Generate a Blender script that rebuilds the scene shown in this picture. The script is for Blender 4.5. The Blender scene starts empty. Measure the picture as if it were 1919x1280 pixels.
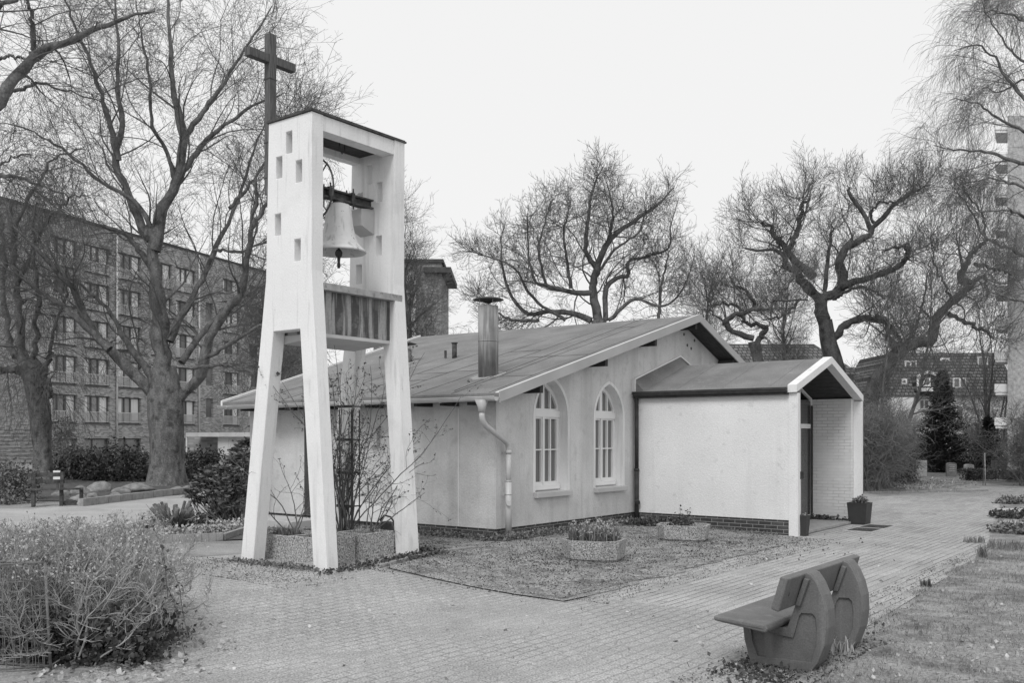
import bpy, bmesh, math, random
import numpy as np
from mathutils import Vector
from mathutils.geometry import tessellate_polygon
R = math.radians
SC = bpy.context.scene
COL = SC.collection
# ------------------------------------------------------------------ camera, sky, sun, exposure
FPX, HY, CAMH = 1790.0, 818.0, 1.8
cam_d = bpy.data.cameras.new("camera"); cam = bpy.data.objects.new("camera", cam_d); COL.objects.link(cam)
cam.location = (0, 0, CAMH); cam.rotation_euler = (R(90), 0, 0)
cam_d.sensor_width = 36; cam_d.lens = FPX / 1919 * 36
cam_d.shift_x = -0.0003; cam_d.shift_y = (HY - 640) / 1919
cam_d.clip_start = 0.1; cam_d.clip_end = 2000
SC.camera = cam
SC.view_settings.view_transform = 'Standard'; SC.view_settings.look = 'None'
SC.view_settings.gamma = 1; SC.view_settings.exposure = 0.06
w = bpy.data.worlds.new("World"); SC.world = w; w.use_nodes = True
nt = w.node_tree; nt.nodes.clear()
SUN_EL, SUN_AZ = 48, 200           # azimuth clockwise from +Y : behind the camera, a little left
sky = nt.nodes.new('ShaderNodeTexSky'); sky.sky_type = 'NISHITA'; sky.sun_disc = False
sky.sun_elevation = R(SUN_EL); sky.sun_rotation = R(SUN_AZ); sky.air_density = 1.0; sky.dust_density = 2.5
bw = nt.nodes.new('ShaderNodeRGBToBW'); nt.links.new(sky.outputs[0], bw.inputs[0])
mx = nt.nodes.new('ShaderNodeMix'); mx.data_type = 'FLOAT'; mx.inputs[0].default_value = 0.94
nt.links.new(bw.outputs[0], mx.inputs[2]); mx.inputs[3].default_value = 9.0   # even cloud deck
bg = nt.nodes.new('ShaderNodeBackground'); bg.inputs[1].default_value = 0.1
nt.links.new(mx.outputs[0], bg.inputs[0])
wo = nt.nodes.new('ShaderNodeOutputWorld'); nt.links.new(bg.outputs[0], wo.inputs[0])
sl = bpy.data.lights.new("sun", 'SUN'); sl.energy = 1.7; sl.angle = R(24); sl.color = (1, 1, 1)
so = bpy.data.objects.new("sun", sl); COL.objects.link(so)
_az, _el = R(SUN_AZ), R(SUN_EL)
so.rotation_euler = Vector((math.sin(_az)*math.cos(_el), math.cos(_az)*math.cos(_el), math.sin(_el))).to_track_quat('Z', 'Y').to_euler()

# ------------------------------------------------------------------ coordinates
TH = R(37.05)
VV = np.array([math.sin(TH), math.cos(TH)])      # along the gable (right, away)
MU = np.array([math.cos(TH), -math.sin(TH)])     # towards the camera, right
C0 = np.array([-0.28246, 16.52308])              # near corner of the chapel
def sstep(x, a, b):
    t = np.clip((x-a)/(b-a), 0, 1); return t*t*(3-2*t)
def G(x, y):
    x = np.asarray(x, float); y = np.asarray(y, float)
    a = (x-C0[0])*MU[0] + (y-C0[1])*MU[1]
    g = -0.12*sstep(a, 0, 3.5) + 0.07*np.exp(-((x+1.6)**2+(y-14.3)**2)/1.3)
    return g
def W(a, b, z=0.0):
    p = C0 + a*MU + b*VV; return Vector((p[0], p[1], z))
def WG(a, b, dz=0.0):
    p = C0 + a*MU + b*VV; return Vector((p[0], p[1], float(G(p[0], p[1]))+dz))
def gp(x, y, z=None):
    """ground point seen at photo pixel"""
    zz = 0.0
    for _ in range(6):
        Y = FPX*(CAMH-zz)/(y-HY); X = (x-960)/FPX*Y; zz = float(G(X, Y)) if z is None else z
    return Vector((X, Y, zz))
def at(x, y, Y):
    return Vector(((x-960)/FPX*Y, Y, CAMH+(HY-y)/FPX*Y))

# ------------------------------------------------------------------ materials
MATS = {}
def mat(name, lo, hi=None, scale=6.0, rough=0.85, bump=0.0, bscale=None, detail=6, spec=0.3, metal=0.0,
        brick=None, streak=None, fine=None, patches=None, stretch=None):
    if name in MATS: return MATS[name]
    hi = lo if hi is None else hi
    m = bpy.data.materials.new(name); m.use_nodes = True; t = m.node_tree; t.nodes.clear()
    N = t.nodes.new; L = t.links.new
    out = N('ShaderNodeOutputMaterial'); bs = N('ShaderNodeBsdfPrincipled'); L(bs.outputs[0], out.inputs[0])
    bs.inputs['Roughness'].default_value = rough; bs.inputs['Metallic'].default_value = metal
    bs.inputs['Specular IOR Level'].default_value = spec
    geo = N('ShaderNodeNewGeometry'); pos = geo.outputs['Position']
    def mapping(src, sc):
        mp = N('ShaderNodeMapping'); mp.inputs['Scale'].default_value = sc; L(src, mp.inputs[0]); return mp.outputs[0]
    def noise(sc, det=detail, src=None, rg=0.55):
        n = N('ShaderNodeTexNoise'); n.inputs['Scale'].default_value = sc; n.inputs['Detail'].default_value = det
        n.inputs['Roughness'].default_value = rg; L(src or pos, n.inputs[0]); return n.outputs[0]
    def ramp(src, a, b, va, vb):
        r = N('ShaderNodeMapRange'); r.inputs[1].default_value = a; r.inputs[2].default_value = b
        r.inputs[3].default_value = va; r.inputs[4].default_value = vb; L(src, r.inputs[0]); return r.outputs[0]
    def mixf(f, a, b):
        x = N('ShaderNodeMix'); x.data_type = 'FLOAT'
        if isinstance(f, float): x.inputs[0].default_value = f
        else: L(f, x.inputs[0])
        for s, i in ((a, 2), (b, 3)):
            if isinstance(s, (int, float)): x.inputs[i].default_value = s
            else: L(s, x.inputs[i])
        return x.outputs[0]
    def mul(a, b):
        x = N('ShaderNodeMath'); x.operation = 'MULTIPLY'
        for s, i in ((a, 0), (b, 1)):
            if isinstance(s, (int, float)): x.inputs[i].default_value = s
            else: L(s, x.inputs[i])
        return x.outputs[0]
    src = mapping(pos, stretch) if stretch else pos
    val = ramp(noise(scale, src=src), 0.3, 0.7, lo, hi)
    hgt = None
    if brick:
        # brick: dict(dir=(x,y) or 'uv'(both house axes) or 'ground', w, h, mortar, size)
        cx = N('ShaderNodeCombineXYZ')
        def dot(vec):
            d = N('ShaderNodeVectorMath'); d.operation = 'DOT_PRODUCT'; L(pos, d.inputs[0]); d.inputs[1].default_value = vec
            return d.outputs['Value']
        if brick.get('ground'):
            L(dot((VV[0], VV[1], 0)), cx.inputs[0]); L(dot((MU[0], MU[1], 0)), cx.inputs[1])
        else:
            dx, dy = brick['dir']; L(dot((dx, dy, 0)), cx.inputs[0]); L(dot((0, 0, 1)), cx.inputs[1])
        bk = N('ShaderNodeTexBrick'); bk.inputs['Scale'].default_value = 1.0
        wob = brick.get('wobble', 0)
        vec = cx.outputs[0]
        if wob:
            nn = N('ShaderNodeTexNoise'); nn.inputs['Scale'].default_value = 1.3; L(pos, nn.inputs[0])
            sc_ = N('ShaderNodeVectorMath'); sc_.operation = 'SCALE'; sc_.inputs['Scale'].default_value = wob; L(nn.outputs['Color'], sc_.inputs[0])
            ad = N('ShaderNodeVectorMath'); ad.operation = 'ADD'; L(vec, ad.inputs[0]); L(sc_.outputs[0], ad.inputs[1]); vec = ad.outputs[0]
        L(vec, bk.inputs[0])
        bk.inputs['Brick Width'].default_value = brick['w']; bk.inputs['Row Height'].default_value = brick['h']
        bk.inputs['Mortar Size'].default_value = brick['size']; bk.inputs['Mortar Smooth'].default_value = 0.3
        bk.inputs['Color1'].default_value = (0, 0, 0, 1); bk.inputs['Color2'].default_value = (1, 1, 1, 1)
        bk.inputs['Bias'].default_value = 0.0
        v = brick.get('var', 0.3)
        val = mul(val, ramp(bk.outputs['Color'], 0, 1, 1-v, 1+v))
        fac = bk.outputs['Fac']
        if brick.get('mask'):
            fac = mul(fac, ramp(noise(brick['mask'], 3), 0.42, 0.62, 0.15, 1.0))
        val = mixf(fac, val, brick['mortar'])
        hgt = ramp(fac, 0, 1, 1, 0)
    if patches:   # list of (scale, threshold lo, hi, value, strength)
        for i, (sc, a, b, pv, st) in enumerate(patches):
            f = mul(ramp(noise(sc, 5), a, b, 0, 1), st); val = mixf(f, val, pv)
    if streak:    # (horizontal scale, lo, hi, value, strength)
        for (sc, a, b, pv, st) in streak:
            s2 = mapping(pos, (sc, sc, sc*0.07)); f = mul(ramp(noise(1.0, 6, s2), a, b, 0, 1), st); val = mixf(f, val, pv)
    if fine:      # (scale, amplitude)
        val = mul(val, ramp(noise(fine[0], 3, rg=0.7), 0.25, 0.75, 1-fine[1], 1+fine[1]))
    L(val, bs.inputs['Base Color'])
    if bump:
        bn = N('ShaderNodeBump'); bn.inputs['Strength'].default_value = 1.0; bn.inputs['Distance'].default_value = bump
        h = noise(bscale or scale*4, 5)
        if hgt is not None:
            ma = N('ShaderNodeMath'); ma.operation = 'MULTIPLY_ADD'; L(hgt, ma.inputs[0]); ma.inputs[1].default_value = 2.0; L(h, ma.inputs[2]); h = ma.outputs[0]
        L(h, bn.inputs['Height']); L(bn.outputs[0], bs.inputs['Normal'])
    MATS[name] = m; return m

M = {}
M['white'] = mat('white_render', 0.74, 0.82, 0.9, 0.8, 0.004, 40, streak=[(6, 0.54, 0.70, 0.46, 0.5), (18, .60, .72, .42, .4)], fine=(50, 0.06), patches=[(1.4, 0.56, 0.72, 0.62, 0.6), (25, .70, .74, .35, .6)])
M['wall'] = mat('chapel_render', 0.54, 0.70, 1.1, 0.9, 0.010, 30, streak=[(3, 0.50, 0.75, 0.36, 0.55), (9, .55, .75, .42, .4)], fine=(40, 0.12), patches=[(5, 0.56, 0.72, 0.40, 0.5), (0.7, 0.5, 0.7, 0.46, 0.5)])
M['annex'] = mat('annex_render', 0.68, 0.78, 0.8, 0.9, 0.007, 35, streak=[(3, 0.56, 0.8, 0.48, 0.4)], fine=(45, 0.09), patches=[(6, 0.60, 0.75, 0.48, 0.45)])
M['trim'] = mat('white_trim', 0.78, 0.82, 3, 0.45)
M['gutter'] = mat('grey_zinc', 0.46, 0.56, 4, 0.4, 0.0, metal=0.0, spec=0.5, streak=[(12, 0.6, 0.8, 0.3, 0.5)])
M['fascia'] = mat('pale_fascia_metal', 0.33, 0.42, 1.2, 0.4, spec=0.5)
M['plinth'] = mat('dark_plinth_brick', 0.045, 0.075, 9, 0.6, 0.006, 40, brick=dict(dir=(VV[0]-MU[0], VV[1]-MU[1]), w=0.25, h=0.072, size=0.007, mortar=0.30, var=0.35))
M['felt'] = mat('roof_felt', 0.16, 0.24, 1.5, 0.95, 0.006, 70, fine=(70, 0.35), patches=[(0.8, 0.5, 0.7, 0.15, 0.6), (9, 0.62, 0.72, 0.34, 0.5)])
M['seam'] = mat('bitumen_seam', 0.07, 0.12, 20, 0.7)
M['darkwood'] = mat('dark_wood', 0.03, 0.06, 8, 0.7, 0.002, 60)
M['flue'] = mat('weathered_zinc_flue', 0.10, 0.22, 3, 0.5, spec=0.5, streak=[(16, 0.45, 0.62, 0.40, 0.7), (9, 0.5, 0.7, 0.06, 0.5)])
M['cap'] = mat('rusty_cap', 0.04, 0.09, 20, 0.7)
M['zinc_panel'] = mat('stained_zinc', 0.09, 0.16, 3, 0.6, streak=[(7, 0.50, 0.56, 0.38, 0.8), (18, .55, .62, .07, .6)], patches=[(2.6, 0.46, 0.50, 0.06, 0.85)], fine=(30, .2))
M['coping'] = mat('mossy_coping', 0.26, 0.42, 8, 0.9, 0.004, 60, patches=[(14, 0.55, 0.68, 0.12, 0.6)])
M['oldwood'] = mat('weathered_timber', 0.055, 0.15, 10, 0.85, 0.003, 60, stretch=(6, 6, 0.5))
M['bell'] = mat('painted_bell', 0.60, 0.72, 6, 0.5, streak=[(14, .55, .68, .3, .6)], patches=[(18, 0.66, 0.70, 0.08, 0.9), (3, 0.58, 0.7, 0.5, 0.5)])
M['iron'] = mat('rusty_iron', 0.035, 0.10, 14, 0.8, 0.002, 70)
M['box'] = mat('grey_metal_box', 0.40, 0.48, 5, 0.5)
M['aggregate'] = mat('exposed_aggregate', 0.06, 0.60, 48, 0.9, 0.012, 60, detail=2, fine=(110, 0.3))
M['bench'] = mat('recycled_plastic', 0.10, 0.16, 2.5, 0.62, 0.003, 70, spec=0.35, fine=(80, 0.22), streak=[(9, .55, .7, .24, .4)], patches=[(4, .6, .7, .09, .4)])
M['pot'] = mat('dark_pot', 0.035, 0.05, 5, 0.55)
M['soil'] = mat('soil', 0.05, 0.12, 14, 1.0, 0.01, 40)
M['glass'] = mat('window_glass', 0.06, 0.09, 1, 0.06, spec=0.7)
M['curtain'] = mat('grey_curtain', 0.12, 0.21, 1, 0.35, spec=0.5, stretch=(34, 34, 0.3))
M['whitebrick'] = mat('white_brick', 0.68, 0.74, 4, 0.7, 0.006, 40, brick=dict(dir=(VV[0]-MU[0], VV[1]-MU[1]), w=0.25, h=0.072, size=0.006, mortar=0.52, var=0.03, mask=1.5))
M['stone'] = mat('field_stone', 0.14, 0.32, 5, 0.95, 0.02, 14, fine=(60, 0.25))
M['granite'] = mat('pale_headstone', 0.45, 0.58, 8, 0.8, 0.002, 60)
M['granite_dark'] = mat('grey_headstone', 0.17, 0.26, 8, 0.7)
M['engrave'] = mat('engraving', 0.62, 0.66, 8, 0.7)
M['wire'] = mat('fence_wire', 0.10, 0.24, 20, 0.8)
_vf = np.array([0.3366, 0.9416])
M['brick_far'] = mat('brown_brick', 0.25, 0.37, 0.7, 0.95, 0, brick=dict(dir=(_vf[0], _vf[1]), w=0.30, h=0.10, size=0.014, mortar=0.36, var=0.45))
M['brick_tower'] = mat('plain_brick', 0.22, 0.28, 0.7, 0.95, 0, brick=dict(dir=(0.8, 0.6), w=0.4, h=0.16, size=0.02, mortar=0.24, var=0.35))
M['frame_dark'] = mat('dark_window_frame', 0.10, 0.13, 4, 0.5)
M['blind'] = mat('white_curtain', 0.62, 0.85, 1.2, 0.9, stretch=(5, 5, 0.4))
M['room'] = mat('dim_glass', 0.10, 0.30, 0.4, 0.08, spec=0.9)
M['railing'] = mat('pale_railing', 0.52, 0.6, 3, 0.6)
M['concrete'] = mat('pale_concrete', 0.44, 0.58, 0.5, 0.9, streak=[(1.2, 0.5, 0.75, 0.3, 0.5)])
M['pebbledash'] = mat('pebbledash', 0.28, 0.50, 7, 0.95, detail=2, fine=(20, 0.15))
M['tile'] = mat('roof_tile', 0.10, 0.17, 1.2, 0.9, 0, brick=dict(dir=(1, 0), w=0.3, h=0.22, size=0.035, mortar=0.03, var=0.35))
M['darkpanel'] = mat('dark_panel', 0.05, 0.08, 2, 0.8)
def bark(name, lo, hi): return mat(name, lo, hi, 5, 0.95, 0.03, 9, stretch=(1, 1, 0.45), fine=(22, 0.45), patches=[(3, 0.54, 0.66, lo*0.5, 0.7), (9, .6, .7, hi*1.25, .5)])
M['bark'] = bark('beech_bark', 0.075, 0.21)
M['bark_dark'] = bark('oak_bark', 0.045, 0.12)
M['twig'] = mat('bare_twigs', 0.08, 0.17, 2, 0.95)
M['twig_mid'] = mat('mid_twigs', 0.10, 0.24, 2, 0.95)
M['housewall'] = mat('pale_house_wall', 0.68, 0.8, 1, 0.9)
M['twig_pale'] = mat('pale_twigs', 0.24, 0.46, 8, 0.95)
M['leaf_dark'] = mat('dark_glossy_leaf', 0.025, 0.10, 14, 0.42, spec=0.5)
M['leaf_rh'] = mat('rhododendron_leaf', 0.05, 0.20, 10, 0.4, spec=0.6)
M['leaf_mid'] = mat('mid_leaf', 0.09, 0.22, 14, 0.5, spec=0.5)
M['leaf_pale'] = mat('pale_leaf', 0.28, 0.52, 12, 0.7)
M['needle'] = mat('conifer_needles', 0.02, 0.075, 5, 0.7)
M['grassblade'] = mat('grass_blades', 0.14, 0.36, 1.6, 0.8, fine=(7, 0.3))
M['litter'] = mat('dry_leaves', 0.16, 0.62, 9, 0.8)
M['darklitter'] = mat('dead_leaves', 0.04, 0.13, 9, 0.8)
# ground materials
M['g_base'] = mat('earth_ground', 0.22, 0.36, 1.3, 1.0, 0.014, 22, fine=(40, 0.45), patches=[(1.2, 0.5, 0.65, 0.17, 0.6)])
M['g_court'] = mat('sandy_court', 0.29, 0.43, 1.1, 1.0, 0.012, 45, fine=(55, 0.75), brick=dict(ground=True, w=0.22, h=0.13, size=0.010, mortar=0.25, var=0.04, wobble=0.07, mask=0.55), patches=[(0.55, 0.5, 0.68, 0.25, 0.6), (9, 0.58, 0.74, 0.56, 0.5), (12, 0.64, 0.72, 0.16, 0.5), (30, 0.69, 0.74, 0.06, 0.8)])
M['g_paver'] = mat('paver_path', 0.30, 0.43, 0.8, 0.95, 0.012, 45, fine=(55, 0.6), brick=dict(ground=True, w=0.9, h=0.118, size=0.009, mortar=0.12, var=0.10, wobble=0.03, mask=1.4), patches=[(0.8, 0.55, 0.7, 0.27, 0.6), (1.9, 0.66, 0.72, 0.14, 0.8), (14, .6, .72, .55, .4), (24, .68, .73, .09, .7)])
M['g_gravel'] = mat('mossy_gravel', 0.18, 0.35, 3, 1.0, 0.025, 45, fine=(45, 0.85), patches=[(1.1, 0.48, 0.62, 0.34, 0.6), (1.9, 0.52, 0.64, 0.12, 0.7), (14, 0.58, 0.68, 0.6, 0.6), (18, .62, .7, .1, .7)])
M['g_lawn'] = mat('mossy_lawn', 0.12, 0.34, 3.2, 1.0, 0.03, 26, fine=(34, 0.6), patches=[(0.9, 0.5, 0.62, 0.36, 0.5), (3, .58, .68, .10, .6)])
M['g_bed'] = mat('bed_soil', 0.06, 0.13, 4, 1.0, 0.02, 30, fine=(50, 0.4))
M['g_sand'] = mat('pale_sandy_path', 0.34, 0.44, 0.9, 1.0, 0.004, 50, fine=(50, 0.25), patches=[(1.1, 0.52, 0.7, 0.24, 0.5)])
M['kerb'] = mat('kerb_stone', 0.24, 0.36, 6, 0.95, 0.006, 40, fine=(60, 0.25))
M['grate'] = mat('steel_grate', 0.05, 0.09, 8, 0.7)

# ------------------------------------------------------------------ mesh helpers
def tagp(o, label=None, cat=None, group=None, kind=None):
    if label: o['label'] = label
    if cat: o['category'] = cat
    if group: o['group'] = group
    if kind: o['kind'] = kind
    return o
def thing(name, loc, label, cat, group=None):
    o = bpy.data.objects.new(name, None); o.empty_display_size = 0.1; COL.objects.link(o); o.location = loc
    return tagp(o, label, cat, group)
_OFF = {}
def link_mesh(name, me, m, parent=None):
    o = bpy.data.objects.new(name, me); COL.objects.link(o)
    for mm in (m if isinstance(m, (list, tuple)) else [m]): me.materials.append(mm)
    if parent is not None: o.parent = parent
    return o
def root_off(parent):
    off = Vector((0, 0, 0)); p = parent
    while p is not None: off += Vector(p.location); p = p.parent
    return off
class MB:
    def __init__(s): s.v = []; s.f = []; s.mi = []; s.sm = []
    def add(s, vs, fs, mi=0, smooth=False):
        n = len(s.v); s.v += [Vector(p) for p in vs]
        for f in fs: s.f.append([i+n for i in f]); s.mi.append(mi); s.sm.append(smooth)
        return s
    def loft(s, A, B, capA=True, capB=True, mi=0, smooth=False):
        n = len(A); fs = [(i, (i+1) % n, n+(i+1) % n, n+i) for i in range(n)]
        s.add(list(A)+list(B), fs, mi, smooth)
        k = len(s.v)-2*n
        if capA: s.f.append([k+i for i in range(n)][::-1]); s.mi.append(mi); s.sm.append(False)
        if capB: s.f.append([k+n+i for i in range(n)]); s.mi.append(mi); s.sm.append(False)
        return s
    def box(s, p0, p1, fn=None, mi=0):
        fn = fn or (lambda a, b, z: Vector((a, b, z)))
        (a0, b0, z0), (a1, b1, z1) = p0, p1
        s.loft([fn(a0, b0, z0), fn(a1, b0, z0), fn(a1, b1, z0), fn(a0, b1, z0)],
               [fn(a0, b0, z1), fn(a1, b0, z1), fn(a1, b1, z1), fn(a0, b1, z1)], mi=mi); return s
    def bar(s, p, q, w, h=None, mi=0, up=(0, 0, 1)):
        h = h or w; p = Vector(p); q = Vector(q); d = (q-p).normalized(); upv = Vector(up)
        if abs(d.dot(upv)) > 0.98: upv = Vector((1, 0, 0))
        x = d.cross(upv).normalized()*w/2; y = x.cross(d).normalized()*h/2
        s.loft([p-x-y, p+x-y, p+x+y, p-x+y], [q-x-y, q+x-y, q+x+y, q-x+y], mi=mi); return s
    def tube(s, pts, rad, n=10, mi=0, caps=True, smooth=True):
        pts = [Vector(p) for p in pts]; rad = rad if isinstance(rad, (list, tuple)) else [rad]*len(pts)
        ref = None; rings = []
        for i, p in enumerate(pts):
            d = (pts[min(i+1, len(pts)-1)]-pts[max(i-1, 0)]).normalized()
            if ref is None: ref = d.orthogonal().normalized()
            else:
                ref = (ref-d*ref.dot(d)); ref = ref.normalized() if ref.length > 1e-6 else d.orthogonal().normalized()
            y = d.cross(ref)
            rings.append([p+(ref*math.cos(2*math.pi*k/n)+y*math.sin(2*math.pi*k/n))*rad[i] for k in range(n)])
        vs = [v for r in rings for v in r]
        fs = [(i*n+k, i*n+(k+1) % n, (i+1)*n+(k+1) % n, (i+1)*n+k) for i in range(len(pts)-1) for k in range(n)]
        s.add(vs, fs, mi, smooth)
        if caps:
            b = len(s.v)-len(vs)
            s.f.append([b+k for k in range(n)][::-1]); s.mi.append(mi); s.sm.append(False)
            s.f.append([b+(len(pts)-1)*n+k for k in range(n)]); s.mi.append(mi); s.sm.append(False)
        return s
    def lathe(s, c, prof, n=32, mi=0, smooth=True):
        c = Vector(c); vs = [c+Vector((r*math.cos(2*math.pi*k/n), r*math.sin(2*math.pi*k/n), z)) for r, z in prof for k in range(n)]
        fs = [(i*n+k, i*n+(k+1) % n, (i+1)*n+(k+1) % n, (i+1)*n+k) for i in range(len(prof)-1) for k in range(n)]
        s.add(vs, fs, mi, smooth); return s
    def plate(s, outer, holes, fA, fB, mi=0, rim=True):
        """flat wall: outer + holes given in 2D; fA, fB map 2D -> 3D for the two faces"""
        loops = [[Vector((x, y, 0)) for x, y in outer]]+[[Vector((x, y, 0)) for x, y in h] for h in holes]
        tri = tessellate_polygon(loops); flat = [p for l in loops for p in l]; n = len(flat)
        vs = [fA(p.x, p.y) for p in flat]+[fB(p.x, p.y) for p in flat]
        fs = [tuple(t) for t in tri]+[tuple(i+n for i in t)[::-1] for t in tri]
        o = 0
        for li, l in enumerate(loops):
            k = len(l)
            if rim or li: fs += [(o+i, o+(i+1) % k, n+o+(i+1) % k, n+o+i) for i in range(k)]
            o += k
        s.add(vs, fs, mi); return s
    def build(s, name, m, parent=None, bevel=0.0, fixn=True, seg=2):
        off = root_off(parent)
        me = bpy.data.meshes.new(name); me.from_pydata([v-off for v in s.v], [], s.f)
        me.polygons.foreach_set('material_index', s.mi); me.polygons.foreach_set('use_smooth', s.sm)
        if fixn:
            bm = bmesh.new(); bm.from_mesh(me); bmesh.ops.recalc_face_normals(bm, faces=bm.faces)
            if bevel:
                bmesh.ops.remove_doubles(bm, verts=bm.verts, dist=1e-5)
                es = [e for e in bm.edges if len(e.link_faces) == 2 and e.calc_face_angle(0) > 0.5]
                try: bmesh.ops.bevel(bm, geom=es, offset=bevel, segments=seg, affect='EDGES', profile=0.6, clamp_overlap=True)
                except Exception: pass
            bm.to_mesh(me); bm.free()
        me.update()
        return link_mesh(name, me, m, parent)
def np_mesh(name, V, Q, m, parent=None, smooth=False, mi=None):
    """V (n,3), Q (k,4) or (k,3) numpy"""
    off = root_off(parent); V = np.asarray(V, float)-np.array(off)
    me = bpy.data.meshes.new(name); k, c = Q.shape
    me.vertices.add(len(V)); me.vertices.foreach_set('co', V.ravel())
    me.loops.add(k*c); me.loops.foreach_set('vertex_index', Q.ravel().astype(np.int32))
    me.polygons.add(k); me.polygons.foreach_set('loop_start', np.arange(0, k*c, c, dtype=np.int32))
    try: me.polygons.foreach_set('loop_total', np.full(k, c, dtype=np.int32))
    except Exception: pass
    if smooth: me.polygons.foreach_set('use_smooth', np.ones(k, dtype=bool))
    if mi is not None: me.polygons.foreach_set('material_index', mi.astype(np.int32))
    me.update(calc_edges=True); me.validate()
    return link_mesh(name, me, m, parent)

# ---- vectorised branches
def norm(a): return a/np.maximum(np.linalg.norm(a, axis=-1, keepdims=True), 1e-9)
def spline(pts, n):
    P = np.array(pts, float); k = len(P)
    if k < 3:
        t = np.linspace(0, 1, n)[:, None]; return P[0]*(1-t)+P[-1]*t
    P = np.vstack([2*P[0]-P[1], P, 2*P[-1]-P[-2]]); out = []
    for t in np.linspace(0, k-1-1e-6, n):
        i = int(t); f = t-i; p0, p1, p2, p3 = P[i:i+4]
        out.append(0.5*((2*p1)+(p2-p0)*f+(2*p0-5*p1+4*p2-p3)*f*f+(3*p1-p0-3*p2+p3)*f**3))
    return np.array(out)
def spawn(rng, P, Rr, m, t0, t1, L0, ang, K, wander, trop, rr=0.6, rend=0.004, taper_len=0.5, env=None, rmax=None):
    """children of every branch in P (N,K,3); L0=(lo,hi) absolute length; trop (3,) steady pull"""
    N, Kp, _ = P.shape
    t = (np.arange(m)[None, :]+rng.random((N, m)))/m*(t1-t0)+t0
    fi = t*(Kp-1); i = np.clip(fi.astype(int), 0, Kp-2); f = (fi-i)[..., None]; n = np.arange(N)[:, None]
    A = P[n, i]; B = P[n, i+1]; pos = A+(B-A)*f; tan = norm(B-A)
    r = Rr[n, i]+(Rr[n, i+1]-Rr[n, i])*f[..., 0]
    pos = pos.reshape(-1, 3); tan = tan.reshape(-1, 3); r = r.ravel(); tt = t.ravel()
    perp = norm(np.cross(tan, rng.normal(size=tan.shape)))
    a = rng.uniform(ang[0], ang[1], len(pos))[:, None]
    d = norm(tan*np.cos(a)+perp*np.sin(a))
    L = rng.uniform(L0[0], L0[1], len(pos))*(1-taper_len*tt)
    if env is not None:
        c, s = env; e = pos+d*L[:, None]; q = np.linalg.norm((e-c)/s, axis=1); L = np.where(q > 1, L*np.clip(1.6-q, 0.25, 1)*0.8, L)
    out = np.zeros((len(pos), K, 3)); out[:, 0] = pos; step = (L/(K-1))[:, None]
    w_ = rng.normal(size=d.shape)*wander
    for k in range(1, K):
        w_ = 0.5*w_+rng.normal(size=d.shape)*wander
        d = norm(d+w_+np.array(trop)); out[:, k] = out[:, k-1]+d*step
    out[..., 2] = np.maximum(out[..., 2], 0.05)
    r0 = np.maximum(r*rr, rend*1.05)
    if rmax: r0 = np.minimum(r0, rmax)
    s = np.linspace(0, 1, K)[None, :]
    rad = r0[:, None]*(1-s)+rend*s
    return out, rad
def tubes(P, Rr, k):
    N, K, _ = P.shape
    T = np.gradient(P, axis=1) if K > 2 else np.repeat(P[:, 1:]-P[:, :1], 2, axis=1)
    T = norm(T); ref = norm(np.array([0.31, 0.93, 0.2])+np.zeros_like(T)); x = norm(np.cross(T, ref)); y = np.cross(T, x)
    th = np.arange(k)*2*math.pi/k
    V = P[:, :, None]+Rr[:, :, None, None]*(x[:, :, None]*np.cos(th)[None, None, :, None]+y[:, :, None]*np.sin(th)[None, None, :, None])
    base = (np.arange(N)*K*k)[:, None, None]; r = (np.arange(K-1)*k)[None, :, None]; c = np.arange(k)[None, None, :]
    c2 = (c+1) % k
    Q = np.stack([base+r+c, base+r+c2, base+r+k+c2, base+r+k+c], -1).reshape(-1, 4)
    return V.reshape(-1, 3), Q
class Twigs:
    def __init__(s): s.V = []; s.Q = []; s.n = 0
    def add(s, P, Rr, k=3):
        if P.ndim == 2: P = P[None]; Rr = np.asarray(Rr)[None]
        V, Q = tubes(P, Rr, k); s.V.append(V); s.Q.append(Q+s.n); s.n += len(V)
    def raw(s, V, Q): s.V.append(V); s.Q.append(Q+s.n); s.n += len(V)
    def build(s, name, m, parent=None, smooth=True): return np_mesh(name, np.vstack(s.V), np.vstack(s.Q), m, parent, smooth)
def limb(rng, px, Y, r0, r1, n=14, dY=0.0, jit=0.0, endY=None):
    """limb from photo pixels, running from depth Y to Y+dY"""
    k = len(px); pts = []
    for i, (x, y) in enumerate(px):
        p = at(x, y, Y+dY*(i/(k-1))**1.2 if k > 1 else Y); pts.append(p)
    P = spline(pts, n)
    if jit: P[1:-1] += rng.normal(size=(n-2, 3))*jit
    s = np.linspace(0, 1, n); return P, r0*(1-s)+r1*s
# ---- leaves
def leaf_quads(rng, Cn, size, elong=1.6, D=None, droop=0.0, jitter=0.35, fold=0.25):
    """each leaf = 2 quads folded along its rib"""
    n = len(Cn)
    if D is None: D = norm(rng.normal(size=(n, 3))+np.array([0, 0, -droop]))
    S = norm(np.cross(D, rng.normal(size=(n, 3)))); Nn = np.cross(D, S)
    sz = size*rng.uniform(1-jitter, 1+jitter, n)[:, None]
    a = Cn; b = Cn+D*sz*elong; l = Cn+D*sz*elong*0.45+S*sz*0.5+Nn*sz*fold; r = Cn+D*sz*elong*0.45-S*sz*0.5+Nn*sz*fold
    V = np.stack([a, l, b, r], 1).reshape(-1, 3); i = np.arange(n)*4
    Q = np.stack([i, i+1, i+2, i+3], 1)
    return V, Q

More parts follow.
